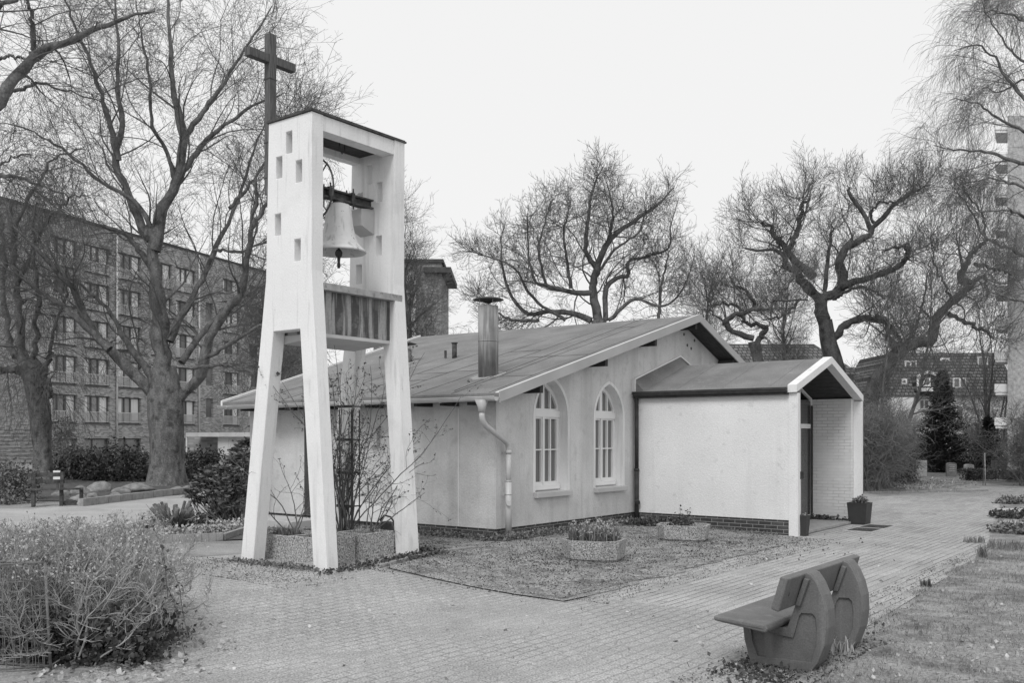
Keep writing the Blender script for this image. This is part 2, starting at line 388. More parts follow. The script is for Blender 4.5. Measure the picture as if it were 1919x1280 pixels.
# ================================================================== GROUND
def sheet(name, poly, off, m, cell=0.5, label=None, kind='structure', thick=0.0):
    bm = bmesh.new(); vs = [bm.verts.new((x, y, 0)) for x, y in poly]; bm.faces.new(vs)
    xs = [p[0] for p in poly]; ys = [p[1] for p in poly]
    for ax, lo, hi in ((0, min(xs), max(xs)), (1, min(ys), max(ys))):
        k = math.ceil(lo/cell)*cell
        while k < hi:
            if (ax == 0 and -26 < k < 26) or (ax == 1 and k < 46):
                co = (k, 0, 0) if ax == 0 else (0, k, 0); no = (1, 0, 0) if ax == 0 else (0, 1, 0)
                bmesh.ops.bisect_plane(bm, geom=bm.verts[:]+bm.edges[:]+bm.faces[:], plane_co=co, plane_no=no, dist=1e-5)
            k += cell
    for v in bm.verts: v.co.z = float(G(v.co.x, v.co.y))+off
    bmesh.ops.triangulate(bm, faces=bm.faces[:])
    if bm.faces and sum(f.normal.z for f in bm.faces) < 0: bmesh.ops.reverse_faces(bm, faces=bm.faces[:])
    me = bpy.data.meshes.new(name); bm.to_mesh(me); bm.free()
    for p in me.polygons: p.use_smooth = True
    o = link_mesh(name, me, m); o['kind'] = kind
    return o
def ab(a, b): p = C0+a*MU+b*VV; return (p[0], p[1])
def pxy(x, y): p = gp(x, y); return (p[0], p[1])
sheet('ground', [(-400, -60), (400, -60), (400, 900), (-400, 900)], 0.0, M['g_base'])
# paved path running past the chapel towards the upper right
sheet('paved_path', [ab(3.6, -3.4), ab(7.25, -3.4), ab(7.0, 3), ab(6.8, 6), ab(6.2, 11), ab(5.2, 17), ab(5.5, 25), ab(2.8, 26), ab(1.6, 17), ab(-2.0, 16.5), ab(-2.2, 13), ab(0.0, 9.3), ab(3.6, 8.9), ab(3.4, 4.72), ab(3.4, 4.4)], 0.008, M['g_paver'])
# sandy court in the foreground, bending round behind the tower to the left
sheet('sandy_court', [ab(7.6, -9.5), ab(7.25, -3.4), ab(4.12, -3.4), ab(4.12, -3.95), ab(0.9, -3.75), ab(0.7, -2.6), ab(-0.6, -2.2), ab(-1.6, -3.0), ab(-2.0, -4.6), ab(-4.5, -4.9), ab(-6.8, -5.9), ab(-6.8, -6.6), (-6.2, 11.6), (-3.6, 9.9), (-3.3, 8.6), (-3.6, 6.5), (-3.6, 3), (4, 3)], 0.012, M['g_court'])
_rg = random.Random(5)
sheet('gravel_bed', [ab(4.0, -3.85)]+[ab(4.0-.1*i/30+_rg.uniform(-.10, .10), -3.8+i*.27) for i in range(1, 31)]+[ab(3.5, 4.75), ab(0.1, 4.75), ab(0.1, 0.05), ab(-6.6, 0.0), ab(-6.6, -0.8), ab(-1.4, -1.8), ab(0.8, -2.4), ab(0.95, -3.65)], 0.016, M['g_gravel'])
sheet('lawn', [ab(7.45, -14), ab(7.45, -5.7), ab(7.42, -2.9), ab(7.15, 0.3), ab(6.95, 3.5), ab(6.8, 5.2), ab(6.3, 8), ab(5.7, 12), ab(4.9, 17), ab(5.2, 22), ab(22, 22), ab(22, -14)], 0.02, M['g_lawn'])
sheet('sandy_path', [pxy(0, 985), pxy(-200, 950), pxy(60, 955), pxy(150, 940), pxy(300, 925), pxy(420, 915), pxy(470, 912), pxy(470, 965), pxy(380, 975), pxy(300, 972), pxy(200, 990), pxy(140, 1000)], 0.008, M['g_sand'])
sheet('grave_lawn', [pxy(1600, 925), pxy(1610, 905), pxy(1700, 890), pxy(2300, 884), pxy(2300, 903), pxy(1830, 905), pxy(1740, 918)], 0.012, M['g_lawn'], cell=1.0)
sheet('planting_bed', [ab(-4.2, -3.8), ab(-3.2, -2.2), ab(-4.6, -1.2), ab(-6.8, -0.6), ab(-7.8, -1.8), ab(-7.4, -4.4), ab(-5.8, -5.2)], 0.02, M['g_bed'])
sheet('back_bed', [(-11.3, 26.2), (-9.8, 30.0), (-11.0, 34), (-30, 48), (-40, 44), (-30, 28), (-15, 26.5)], 0.02, M['g_bed'], cell=2.0)
mb = MB()   # kerbs
def kerb(p, q, w=0.08, h=0.03):
    n = 10
    for i in range(n):
        A = Vector(p).lerp(Vector(q), i/n+0.004); B = Vector(p).lerp(Vector(q), (i+1)/n)
        A = Vector((A.x, A.y, float(G(A.x, A.y))+h/2)); B = Vector((B.x, B.y, float(G(B.x, B.y))+h/2)); mb.bar(A, B, w, h)
kerb(ab(0.85, -3.78), ab(4.06, -3.93), .07, .014); kerb(ab(0.85, -3.7), ab(0.55, -1.2), 0.08, 0.04)
k_ = mb.build('path_kerb', M['kerb']); k_['kind'] = 'structure'
mb = MB(); kerb(ab(-4.25, -3.95), ab(-3.7, -2.9), 0.08, 0.14); kerb(ab(-3.7, -2.9), ab(-5.0, -1.1), 0.08, 0.12)
kerb(pxy(150, 950), pxy(355, 925), 0.15, 0.2); kerb(pxy(355, 925), pxy(470, 905), 0.15, 0.2); kerb(pxy(1620, 925), pxy(1850, 921), 0.1, 0.06)
k_ = mb.build('bed_kerb', M['kerb']); k_['kind'] = 'structure'
mb = MB(); mb.box((3.45, 4.8, -0.10), (3.55, 8.58, -0.055), W); mb.box((2.5, 4.9, -0.085), (3.45, 8.52, -0.07), W)
k_ = mb.build('porch_floor', M['kerb']); k_['kind'] = 'structure'

# ================================================================== CHAPEL
def arch(cx, hw, z0, zs, rise, n=9):
    rho = (hw*hw+rise*rise)/(2*hw)
    def top(x): x = abs(x); return zs+math.sqrt(max(rho*rho-(x-(hw-rho))**2, 0))
    xs = [hw*math.cos(k/n*math.pi/2) for k in range(n)]
    pts = [(cx-hw, z0), (cx+hw, z0)]+[(cx+x, top(x)) for x in xs]+[(cx, zs+rise)]+[(cx-x, top(x)) for x in xs[::-1]]
    return pts, top
BR, ZR, ZE = 6.95, 4.58, 2.535
def ztop(b): return ZE+(ZR-ZE)/(BR+0.5)*(b+0.5) if b <= BR else ZR-0.373*(b-BR)
chapel = thing('chapel', W(0, 0, 0), 'low rendered chapel with shallow felt roof, two pointed windows and a gabled entrance porch', 'chapel')
WIN = [(1.69, 0.54), (3.76, 0.55)]
holes = [arch(cx, hw, 0.77, 2.17, 0.70)[0] for cx, hw in WIN]
T_ = 0.155
outer = [(0, 0.19), (12.2, 0.19), (12.2, ztop(12.2)-T_), (BR, ZR-T_), (0, ztop(0)-T_)]
mb = MB(); mb.plate(outer, holes, lambda x, y: W(0, x, y), lambda x, y: W(-0.27, x, y))
mb.plate([(-6.73, 0.19), (-0.27, 0.19), (-0.27, ztop(0)-T_), (-6.73, ztop(0)-T_)], [], lambda x, y: W(x, 0, y), lambda x, y: W(x, 0.25, y))
mb.loft([W(-6.73, 0.25, 0.19), W(-6.5, 0.25, 0.19), W(-7.6, BR, 0.19), W(-7.85, BR, 0.19)], [W(-6.73, 0.25, ztop(0.25)-T_), W(-6.5, 0.25, ztop(.25)-T_), W(-7.6, BR, ZR-T_), W(-7.85, BR, ZR-T_)])
wall = mb.build('wall', M['wall'], chapel)
mb = MB(); mb.box((-0.25, 0.0, -0.25), (-0.018, 4.82, 0.187), W); mb.box((-6.7, 0.018, -0.25), (-0.25, 0.25, 0.187), W)
mb.box((0.0, 4.818, -0.35), (3.40, 5.0, 0.183), W)
mb.build('plinth', M['plinth'], chapel)
# roof slabs
def roofpt(e, b, dz): # e=0 front verge, 1 far end
    f = (b+0.5)/(BR+0.5)
    a = 0.45 if e == 0 else (-7.04-1.14*f if b <= BR else -8.18)
    return W(a, b, ztop(b)+dz+(0.05*f if e and b <= BR else 0))
mb = MB()
for b0, b1 in ((-0.5, BR), (BR, 12.7)):
    mb.loft([roofpt(0, b0, -0.012), roofpt(0, b1, -0.012), roofpt(1, b1, -0.012), roofpt(1, b0, -0.012)],
            [roofpt(0, b0, -0.10), roofpt(0, b1, -0.10), roofpt(1, b1, -0.10), roofpt(1, b0, -0.10)], mi=0)
rs = random.Random(4)
a = 0.2
while a > -8.0:      # felt lap seams running up the slope, a little uneven
    n = 14; b_hi = BR-0.05; j0 = rs.uniform(-.03, .03)
    bl = -0.45 if a > -6.95 else (-(a+7.04)/1.14*(BR+.5)-.5+.25)
    for i in range(n):
        b0 = bl+(b_hi-bl)*i/n; b1 = bl+(b_hi-bl)*(i+1)/n
        w0 = 0.018*math.sin(i*1.3+a*5)+j0; w1 = 0.018*math.sin((i+1)*1.3+a*5)+j0
        hh = 0.006
        mb.loft([W(a+w0, b0, ztop(b0)-.02), W(a+w0+.016, b0, ztop(b0)-.02), W(a+w1+.016, b1, ztop(b1)-.02), W(a+w1, b1, ztop(b1)-.02)],
                [W(a+w0, b0, ztop(b0)-.012+hh), W(a+w0+.016, b0, ztop(b0)-.012+hh), W(a+w1+.016, b1, ztop(b1)-.012+hh), W(a+w1, b1, ztop(b1)-.012+hh)], mi=1)
    for q in range(2):   # short cross laps
        b0 = rs.uniform(0.2, 6.4); z0 = ztop(b0)
        if b0 > bl and a-.95 > -7.0: mb.loft([W(a, b0, z0-.02), W(a-.9, b0+.03, z0-.012), W(a-.9, b0+.045, z0-.012), W(a, b0+.015, z0-.012)], [W(a, b0, z0-.004), W(a-.9, b0+.03, z0+.002), W(a-.9, b0+.045, z0+.006), W(a, b0+.015, z0)], mi=1)
    a -= rs.uniform(0.78, 0.98)
roof = mb.build('roof', [M['felt'], M['seam']], chapel)
# verge boards
def verge(e, a0, a1):
    mb = MB()
    for b0, b1 in ((-0.5, BR), (BR, 12.7)):
        A = [W(a0, b0, ztop(b0)-.165), W(a1, b0, ztop(b0)-.165), W(a1, b0, ztop(b0)+.012), W(a0, b0, ztop(b0)+.012)]
        B = [W(a0, b1, ztop(b1)-.165), W(a1, b1, ztop(b1)-.165), W(a1, b1, ztop(b1)+.012), W(a0, b1, ztop(b1)+.012)]
        mb.loft(A, B)
    return mb
vg = verge(0, 0.452, 0.48); vg.build('verge_board', M['fascia'], chapel)
mb = MB()
for b0, b1 in ((-0.5, BR), (BR, 12.7)): mb.loft([roofpt(0, b0, .014)+Vector((.0, 0, 0)), roofpt(0, b0, -.01), W(0.38, b0, ztop(b0)-.01), W(0.38, b0, ztop(b0)+.004)], [roofpt(0, b1, .014), roofpt(0, b1, -.01), W(0.38, b1, ztop(b1)-.01), W(0.38, b1, ztop(b1)+.004)])
mb.build('verge_trim', M['trim'], chapel)
mb = MB()
for b0, b1, s in ((-0.52, BR, 1),): mb.loft([roofpt(1, b0, -.1), roofpt(1, b0, .03), roofpt(1, b0, .03)+W(.05, 0)-W(0, 0), roofpt(1, b0, -.1)+W(.05, 0)-W(0, 0)], [roofpt(1, b1, -.1), roofpt(1, b1, .03), roofpt(1, b1, .03)+W(.05, 0)-W(0, 0), roofpt(1, b1, -.1)+W(.05, 0)-W(0, 0)])
mb.build('verge_trim', M['trim'], chapel)
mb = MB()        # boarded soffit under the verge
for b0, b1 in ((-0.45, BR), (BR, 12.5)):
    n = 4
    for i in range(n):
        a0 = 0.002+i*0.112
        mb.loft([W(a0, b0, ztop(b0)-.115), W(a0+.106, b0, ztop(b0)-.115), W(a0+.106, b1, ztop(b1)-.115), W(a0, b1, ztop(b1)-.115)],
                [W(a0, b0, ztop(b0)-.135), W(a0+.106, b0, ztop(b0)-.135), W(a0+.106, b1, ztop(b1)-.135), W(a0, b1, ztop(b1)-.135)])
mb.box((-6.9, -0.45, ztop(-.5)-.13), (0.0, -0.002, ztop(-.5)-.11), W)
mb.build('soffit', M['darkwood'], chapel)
for b in (0.75, 2.95, 4.95, 6.86, 8.9, 10.6):
    mb = MB(); zt = ztop(b)-.137; mb.box((0.002, b, zt-.17), (0.40, b+.10, zt-.012 if b < BR else zt-.05), W)
    mb.build('purlin_end', M['darkwood'], chapel, bevel=.006)
for i in range(11):
    a = -0.3-i*0.62; mb = MB(); mb.box((a, -0.42, 2.335), (a+.08, -0.002, 2.40), W); mb.build('rafter_end', M['darkwood'], chapel)
for b, z in ((7.08, 4.17), (7.62, 4.07), (7.25, 3.93), (7.45, 3.87)):
    mb = MB(); mb.tube([W(-.02, b, z), W(0.006, b, z)], [.038, .036], 10); mb.build('vent_hole', M['cap'], chapel)
mb = MB()        # expansion joint & old cable on the left wall
mb.box((-0.86, -0.004, 0.2), (-0.845, 0.0, 2.3), W); mb.build('wall_joint', M['trim'], chapel)

# pointed windows
def window(cx, hw):
    win_root = None
    aw = -0.25
    out_, top_ = arch(cx, hw-.005, 0.775, 2.17, 0.68)
    fr = 0.055; x0 = hw-fr
    def seg(xa, xb, z0_, arcdrop):
        n = 6; pts = [(cx+xa, z0_), (cx+xb, z0_)]
        for i in range(n+1):
            x = xb+(xa-xb)*i/n; z = top_(x)-arcdrop
            if z > z0_: pts.append((cx+x, z))
        return pts
    hs = []
    cols = [(-x0+.03, -x0/2-.025), (-x0/2+.01, -.05), (.05, x0/2-.01), (x0/2+.025, x0-.03)]
    for (xa, xb) in cols:
        hs.append([(cx+xa, .945), (cx+xb, .945), (cx+xb, 1.535), (cx+xa, 1.535)])
        hs.append([(cx+xa, 1.56), (cx+xb, 1.56), (cx+xb, 2.13), (cx+xa, 2.13)])
        def zt(x): return top_(x)-.085-abs(x)*.06
        n = 6; pts = [(cx+xa, 2.325), (cx+xb, 2.325)]
        for i in range(n+1):
            x = xb+(xa-xb)*i/n
            if zt(x) > 2.33: pts.append((cx+x, zt(x)))
        if len(pts) > 3: hs.append(pts)
    mb = MB(); mb.plate(out_, hs, lambda x, y: W(aw+.05, x, y), lambda x, y: W(aw-.02, x, y))
    mb.box((aw+.052, cx-hw+.02, 2.165), (aw+.085, cx+hw-.02, 2.285), W)     # transom
    mb.box((aw+.052, cx-.028, .90), (aw+.072, cx+.028, 2.163), W)           # meeting stiles
    mb.box((aw+.052, cx-hw+.05, .80), (aw+.10, cx+hw-.05, .87), W)
    f = mb.build('window', M['trim'], chapel, bevel=0.0)
    mb = MB(); mb.plate(arch(cx, hw-.02, .80, 2.17, .66)[0], [], lambda x, y: W(aw+.005, x, y), lambda x, y: W(aw-.01, x, y)); mb.build('pane', M['curtain'], f)
    mb = MB(); ob, _ = arch(cx, hw+.055, .77, 2.17, .76); ib, _ = arch(cx, hw, .77, 2.17, .70)
    n = len(ob)
    # trim band and reveal lining
    pts = list(range(1, n))+[0]
    for i in range(1, n):
        j = (i+1) % n
        a_, b_, c_, d_ = ob[i], ob[j], ib[j], ib[i]
        mb.loft([W(.0, *a_), W(.0, *b_), W(.0, *c_), W(.0, *d_)], [W(.008, *a_), W(.008, *b_), W(.008, *c_), W(.008, *d_)])
        k = 0.985
        c2 = (cx+(c_[0]-cx)*k, c_[1]-.004); d2 = (cx+(d_[0]-cx)*k, d_[1]-.004)
        mb.loft([W(.008, *c_), W(.008, *d_), W(.008, *d2), W(.008, *c2)], [W(-.24, *c_), W(-.24, *d_), W(-.24, *d2), W(-.24, *c2)])
    mb.build('reveal', M['white'], f)
    mb = MB(); mb.box((-.24, cx-hw-.03, .672), (.085, cx+hw+.06, .765), W); mb.build('sill', M['concrete'], f, bevel=.008)
for cx, hw in WIN: window(cx, hw)

# gutter and downpipe
mb = MB(); n = 12; c = (-0.575, 2.455); prof = [(c[0]+.068*math.cos(t), c[1]+.068*math.sin(t)) for t in [math.pi+math.pi*i/n for i in range(n+1)]]
prof2 = [(c[0]+.060*math.cos(t), c[1]+.060*math.sin(t)) for t in [2*math.pi-math.pi*i/n for i in range(n+1)]]
pr = prof+prof2
mb.loft([W(-7.0, x, y-.02) for x, y in pr], [W(.46, x, y) for x, y in pr], smooth=True)
mb.tube([W(-7.0, c[0]-.066, c[1]-.018), W(.46, c[0]-.066, c[1]+.002)], .009, 6)
mb.loft([W(.455, x, y) for x, y in prof], [W(.462, x, y) for x, y in prof])
for i in range(8):
    a = .2-i*.98; mb.tube([W(a, x, y-.02*(.46-a)/7.4) for x, y in [(c[0]+.071*math.cos(t), c[1]+.071*math.sin(t)) for t in [math.pi+math.pi*k/8 for k in range(9)]]], .007, 5)
mb.build('gutter', M['gutter'], chapel)
mb = MB()
mb.tube([W(.15, -.575, 2.41), W(.15, -.575, 2.28), W(.15, -.575, 2.2)], [.12, .065, .058], 16)
mb.tube([W(.15, -.575, 2.22), W(.15, -.575, 2.13), W(.15, -.55, 2.06), W(.145, -.47, 1.98), W(.13, .09, 1.72), W(.125, .17, 1.67), W(.12, .2, 1.6), W(.12, .2, 1.5)], .050, 14)
mb.tube([W(.12, .2, 1.56), W(.12, .2, 1.50)], .056, 14)
mb.tube([W(.12, .2, 1.5), W(.12, .2, .95)], .046, 14)
dp = mb.build('downpipe', M['gutter'], chapel)
mb = MB(); mb.tube([W(.12, .2, 1.04), W(.12, .2, .06)], .055, 14); mb.tube([W(.12, .2, 1.04), W(.12, .2, 1.015)], .061, 14); mb.tube([W(.12, .2, .80), W(.12, .2, .785)], .061, 14)
mb.tube([W(.15, .16, .64), W(.19, .12, .64)], [.05, .045], 10); mb.tube([W(.12, .2, .10), W(.12, .2, -.03)], .066, 12)
mb.build('standpipe', M['gutter'], dp)
for z in (1.52, .78): mb = MB(); mb.tube([W(.0, .2, z), W(.08, .2, z)], .01, 6); mb.box((0.05, .13, z-.012), (.07, .27, z+.012), W); mb.build('pipe_clip', M['gutter'], dp)
# flues
def flue(name, a, b, r, ztop_, capr=None, label=None):
    z0 = ztop(b)-.1; c = W(a, b, 0)
    mb = MB(); mb.tube([c+Vector((0, 0, z0)), c+Vector((0, 0, ztop_))], r, 28)
    zc = z0+(ztop_-z0)*.52
    mb.tube([c+Vector((0, 0, zc)), c+Vector((0, 0, zc+.02))], r+.004, 28)
    f = mb.build('flue', M['flue'], chapel)
    if label: f['label'] = label
    mb = MB()
    n = 26
    for dz, rr in ((.012, r+.14),):
        P = [c+Vector((rr*math.cos(2*math.pi*i/n)*(1+.1*math.sin(i*2.1)), rr*math.sin(2*math.pi*i/n)*(1+.1*math.sin(i*1.7)), 0)) for i in range(n)]
        A = []; B = []
        for p in P:
            d = p-c; bb = b+d.x*VV[0]+d.y*VV[1]; zz = ztop(bb)
            A.append(Vector((p.x, p.y, zz-.03))); B.append(Vector((p.x, p.y, zz+.006)))
        mb.loft(A, B)
    mb.build('flashing', M['coping'], f)
    for k in range(4):
        t = k*math.pi/2+.5; e = Vector((math.cos(t), math.sin(t), 0)); mb = MB()
        mb.bar(c+e*r*.85+Vector((0, 0, ztop_-.03)), c+e*r*1.0+Vector((0, 0, ztop_+.13)), .02, .006); mb.build('cap_strut', M['gutter'], f)
    if capr:
        mb = MB(); mb.lathe(c+Vector((0, 0, ztop_+.09)), [(0, 0.05), (capr*.3, .075), (capr*.7, .062), (capr, .03), (capr, .022), (capr*.75, .04), (capr*.5, .0), (capr*.2, -.03), (0, -.035)][::1], 28)
        mb.build('cap', M['cap'], f)
    return f
flue('flue', -0.95, 0.98, .19, 4.24, .29, 'tall round metal flue near the front verge')
flue('flue', -5.0, 2.95, .19, 3.80, .30)
c = W(-3.72, 3.25); mb = MB(); z0 = ztop(3.25); mb.tube([c+Vector((0, 0, z0-.05)), c+Vector((0, 0, 3.88))], .055, 12); mb.tube([c+Vector((0, 0, 3.88)), c+Vector((0, 0, 3.90))], .075, 12)
mb.box((-3.98, 3.2, z0), (-3.94, 3.24, z0+.17), W); mb.build('vent_pipe', M['iron'], chapel)
mb = MB()      # lightning wire
for b0, b1 in zip(np.linspace(-.4, 6.8, 13)[:-1], np.linspace(-.4, 6.8, 13)[1:]): mb.tube([W(-.62-.05*b0, b0, ztop(b0)+.03), W(-.62-.05*b1, b1, ztop(b1)+.03)], .005, 5)
mb.build('lightning_wire', M['iron'], chapel)

# --- entrance annex
mb = MB(); mb.box((0.0, 4.80, 0.187), (3.38, 5.0, 2.64), W)
an = mb.build('porch_wall', M['annex'], chapel)
mb = MB(); mb.box((0.001, 8.53, -.2), (3.38, 8.76, 2.64), W); mb.build('porch_side_wall', M['whitebrick'], chapel)
def za(b): return 2.75+(3.42-2.75)/(6.72-4.7)*(b-4.7) if b <= 6.72 else 3.42-(3.42-2.70)/(8.80-6.72)*(b-6.72)
mb = MB()
for b0, b1 in ((4.68, 6.72), (6.72, 8.83)):
    mb.loft([W(.0, b0, za(b0)), W(3.38, b0, za(b0)), W(3.38, b1, za(b1)), W(.0, b1, za(b1))], [W(.0, b0, za(b0)-.07), W(3.38, b0, za(b0)-.07), W(3.38, b1, za(b1)-.07), W(.0, b1, za(b1)-.07)], mi=0)
for a in (1.0, 2.0, 3.0):
    for b0, b1 in ((4.75, 6.70),): mb.loft([W(a, b0, za(b0)-.01), W(a+.014, b0, za(b0)-.01), W(a+.014, b1, za(b1)-.01), W(a, b1, za(b1)-.01)], [W(a, b0, za(b0)+.005), W(a+.014, b0, za(b0)+.005), W(a+.014, b1, za(b1)+.005), W(a, b1, za(b1)+.005)], mi=1)
mb.build('porch_roof', [M['felt'], M['felt']], chapel)
mb = MB(); mb.box((.03, 4.64, 2.70), (3.38, 4.70, 2.742), W); mb.box((0.03, 4.70, 2.60), (3.38, 4.798, 2.71), W); mb.box((0.03, 4.66, 2.655), (3.38, 4.70, 2.685), W)
mb.build('eaves_strip', M['darkwood'], chapel)
mb = MB()       # upstand flashing where the porch roof meets the gable
for (b0, z0), (b1, z1) in (((4.72, 3.0), (6.78, 3.62)), ((6.78, 3.62), (8.75, 2.96))):
    mb.loft([W(.001, b0, z0), W(.05, b0, z0), W(.05, b0, za(b0)+.0), W(.001, b0, za(b0))], [W(.001, b1, z1), W(.05, b1, z1), W(.05, b1, za(b1)), W(.001, b1, za(b1))])
    mb.loft([W(.05, b0, z0-.03), W(.05, b0, za(b0)+.001), W(.26, b0+.02, za(b0)+.001)], [W(.05, b1, z1-.04), W(.05, b1, za(b1)+.002), W(.26, b1, za(b1)+.002)])
mb.build('upstand', M['felt'], chapel)
mb = MB()
for (b0, z0), (b1, z1) in (((4.70, 3.0), (6.78, 3.625)), ((6.78, 3.625), (8.75, 2.96))):
    mb.loft([W(.0, b0, z0), W(.075, b0, z0), W(.075, b0, z0+.03), W(.0, b0, z0+.03)], [W(.0, b1, z1), W(.075, b1, z1), W(.075, b1, z1+.03), W(.0, b1, z1+.03)])
mb.box((0.0, 4.68, 2.66), (.075, 4.72, 3.03), W)
mb.build('flashing_strip', M['trim'], chapel)
# white portal frame at the front
mb = MB(); A0_, A1_ = 3.382, 3.56
def rake(b0, b1, h=.145):
    mb.loft([W(A0_, b0, za(b0)+.03), W(A1_, b0, za(b0)+.03), W(A1_, b0, za(b0)+.03-h), W(A0_, b0, za(b0)+.03-h)], [W(A0_, b1, za(b1)+.03), W(A1_, b1, za(b1)+.03), W(A1_, b1, za(b1)+.03-h), W(A0_, b1, za(b1)+.03-h)])
rake(4.72, 6.72); rake(6.72, 8.82)
mb.box((A0_, 4.78, -.14), (A1_, 4.90, za(4.78)-.145), W); mb.box((A0_, 8.69, -.14), (A1_, 8.79, za(8.72)-.145), W)
mb.build('porch_frame', M['annex'], chapel)
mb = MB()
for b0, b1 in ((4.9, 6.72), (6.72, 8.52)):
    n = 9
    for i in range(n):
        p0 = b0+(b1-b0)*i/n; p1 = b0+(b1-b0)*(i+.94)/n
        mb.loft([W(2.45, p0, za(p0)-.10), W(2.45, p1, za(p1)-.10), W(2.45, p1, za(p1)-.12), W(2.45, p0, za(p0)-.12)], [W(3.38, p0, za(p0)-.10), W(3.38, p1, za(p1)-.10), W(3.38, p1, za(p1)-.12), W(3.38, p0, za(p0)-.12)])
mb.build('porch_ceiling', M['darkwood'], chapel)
# glazed entrance screen
zg = lambda b: za(b)-.135
def quad4(b0, b1, z0, z1): return [(b0, z0), (b1, z0), (b1, z1), (b0, z1)]
outer = [(5.0, -.07), (8.525, -.07), (8.525, zg(8.525)), (6.72, zg(6.72)), (5.0, zg(5.0))]
hs = []
for b0, b1 in ((5.08, 6.6), (7.82, 8.47)): hs.append(quad4(b0, b1, .02, 1.98))
hs.append([(5.08, 2.08), (6.66, 2.08), (6.66, zg(6.66)-.06), (5.08, zg(5.08)-.05)])
hs.append([(6.74, 2.08), (7.72, 2.08), (7.72, zg(7.72)-.05), (6.76, zg(6.76)-.07)])
hs.append([(7.80, 2.08), (8.47, 2.08), (8.47, zg(8.47)-.04), (7.80, zg(7.80)-.06)])
hs.append(quad4(6.68, 7.72, -.05, 1.99))
mb = MB(); mb.plate(outer, hs, lambda x, y: W(2.50, x, y), lambda x, y: W(2.44, x, y)); sc_ = mb.build('entrance_screen', M['trim'], chapel)
mb = MB(); mb.box((2.465, 5.02, -.05), (2.475, 6.66, zg(5.02)-.02), W); mb.box((2.465, 7.76, -.05), (2.475, 8.51, 2.6), W); mb.box((2.465, 6.66, 2.0), (2.475, 7.76, 2.75), W); mb.build('glazing', M['glass'], sc_)
mb = MB(); mb.box((2.502, 8.43, -.06), (2.52, 8.526, 2.5), W); mb.build('dark_jamb', M['darkwood'], sc_)
mb = MB(); mb.plate(quad4(6.70, 7.71, -.045, 1.985), [quad4(6.80, 7.60, .12, .92), quad4(6.80, 7.60, 1.0, 1.88)], lambda x, y: W(2.53, x, y), lambda x, y: W(2.48, x, y)); dr = mb.build('door', M['trim'], chapel)
mb = MB(); mb.box((2.50, 6.79, .1), (2.505, 7.61, 1.9), W); mb.build('pane', M['glass'], dr)
mb = MB(); mb.box((2.532, 7.50, .86), (2.60, 7.72, 1.02), W); mb.build('handle', M['darkwood'], dr)
# dark corner downpipe of the annex
mb = MB(); mb.tube([W(.08, 4.74, 2.62), W(.08, 4.74, 1.1)], .040, 12); mb.tube([W(.08, 4.74, 1.1), W(.08, 4.74, .0)], .047, 12); mb.tube([W(.08, 4.74, 1.12), W(.08, 4.74, 1.07)], .055, 12)
mb.tube([W(.10, 4.72, .42), W(.15, 4.67, .40)], [.06, .05], 10)
d2 = mb.build('downpipe', M['darkwood'], chapel); d2['label'] = 'dark brown downpipe in the corner beside the porch wall'
# small wall box, hatch and stone step on the long wall
mb = MB(); mb.box((-3.02, -.10, 1.62), (-2.8, -.001, 1.98), W); mb.build('wall_lamp', M['box'], chapel, bevel=.01)
mb = MB(); mb.box((-6.0, -.9, -.02), (-4.3, -.05, .15), W); mb.build('step', M['concrete'], chapel, bevel=.01)
mb = MB(); mb.box((-3.9, -.03, .16), (-1.9, -.001, .50), W); mb.build('base_coat', M['annex'], chapel)
mb = MB(); mb.box((-4.95, -.02, .2), (-4.72, 0.0, 2.3), W); mb.build('side_post', M['darkpanel'], chapel)

# ================================================================== BELL TOWER
tower = thing('bell_tower', WG(-.2, -3.5), 'white concrete bell tower on four splayed legs with square holes in its sides', 'bell tower')
def slab(b0, b1, holes):
    out_ = [(-1.25, -.15), (-.97, -.15), (-.50, 3.26), (.06, 3.26), (.345, -.15), (.61, -.15), (.29, 4.05), (.30, 6.18), (-.60, 6.18), (-.66, 4.0)]
    hs = [[(a, z), (a+.13, z), (a+.13, z+.30), (a, z+.30)] for a, z in holes]
    mb = MB(); mb.plate(out_, hs, lambda x, y: W(x, b0, y), lambda x, y: W(x, b1, y)); return mb
hl = [(-.234, 5.69), (-.442, 5.38), (-.031, 5.26), (-.47, 4.59), (-.06, 4.19)]
hr = [(-.29, 5.61), (-.083, 5.31), (-.494, 5.21), (-.096, 4.51), (-.518, 4.12)]
slab(-4.40, -4.19, hl).build('side_wall', M['white'], tower, bevel=.008, seg=1)
slab(-2.81, -2.60, hr).build('side_wall', M['white'], tower, bevel=.008, seg=1)
mb = MB(); mb.box((.06, -4.188, 5.97), (.285, -2.812, 6.175), W); mb.box((-.585, -4.188, 5.95), (-.44, -2.812, 6.175), W); mb.build('lintel', M['white'], tower)
mb = MB()
for i in range(7): mb.box((-.438+i*.0705, -4.188, 6.04), (-.438+i*.0705+.066, -2.812, 6.06), W)
mb.build('ceiling_boards', M['darkwood'], tower)
mb = MB(); mb.box((-.625, -4.425, 6.182), (.32, -2.575, 6.205), W); mb.box((-.61, -4.41, 6.205), (.305, -2.59, 6.222), W); mb.build('cap', M['iron'], tower)
mb = MB(); mb.box((-.55, -4.188, 3.22), (.20, -2.812, 3.80), W)
for b in (-3.72, -3.25, -2.9): mb.box((.20, b, 3.225), (.207, b+.012, 3.80), W)
tr = mb.build('trough', M['zinc_panel'], tower)
mb = MB(); mb.loft([W(-.55, -4.188, 3.10), W(.20, -4.188, 3.17), W(.20, -4.188, 3.218), W(-.55, -4.188, 3.218)], [W(-.55, -2.812, 3.10), W(.20, -2.812, 3.17), W(.20, -2.812, 3.218), W(-.55, -2.812, 3.218)])
mb.build('underside', M['concrete'], tower)
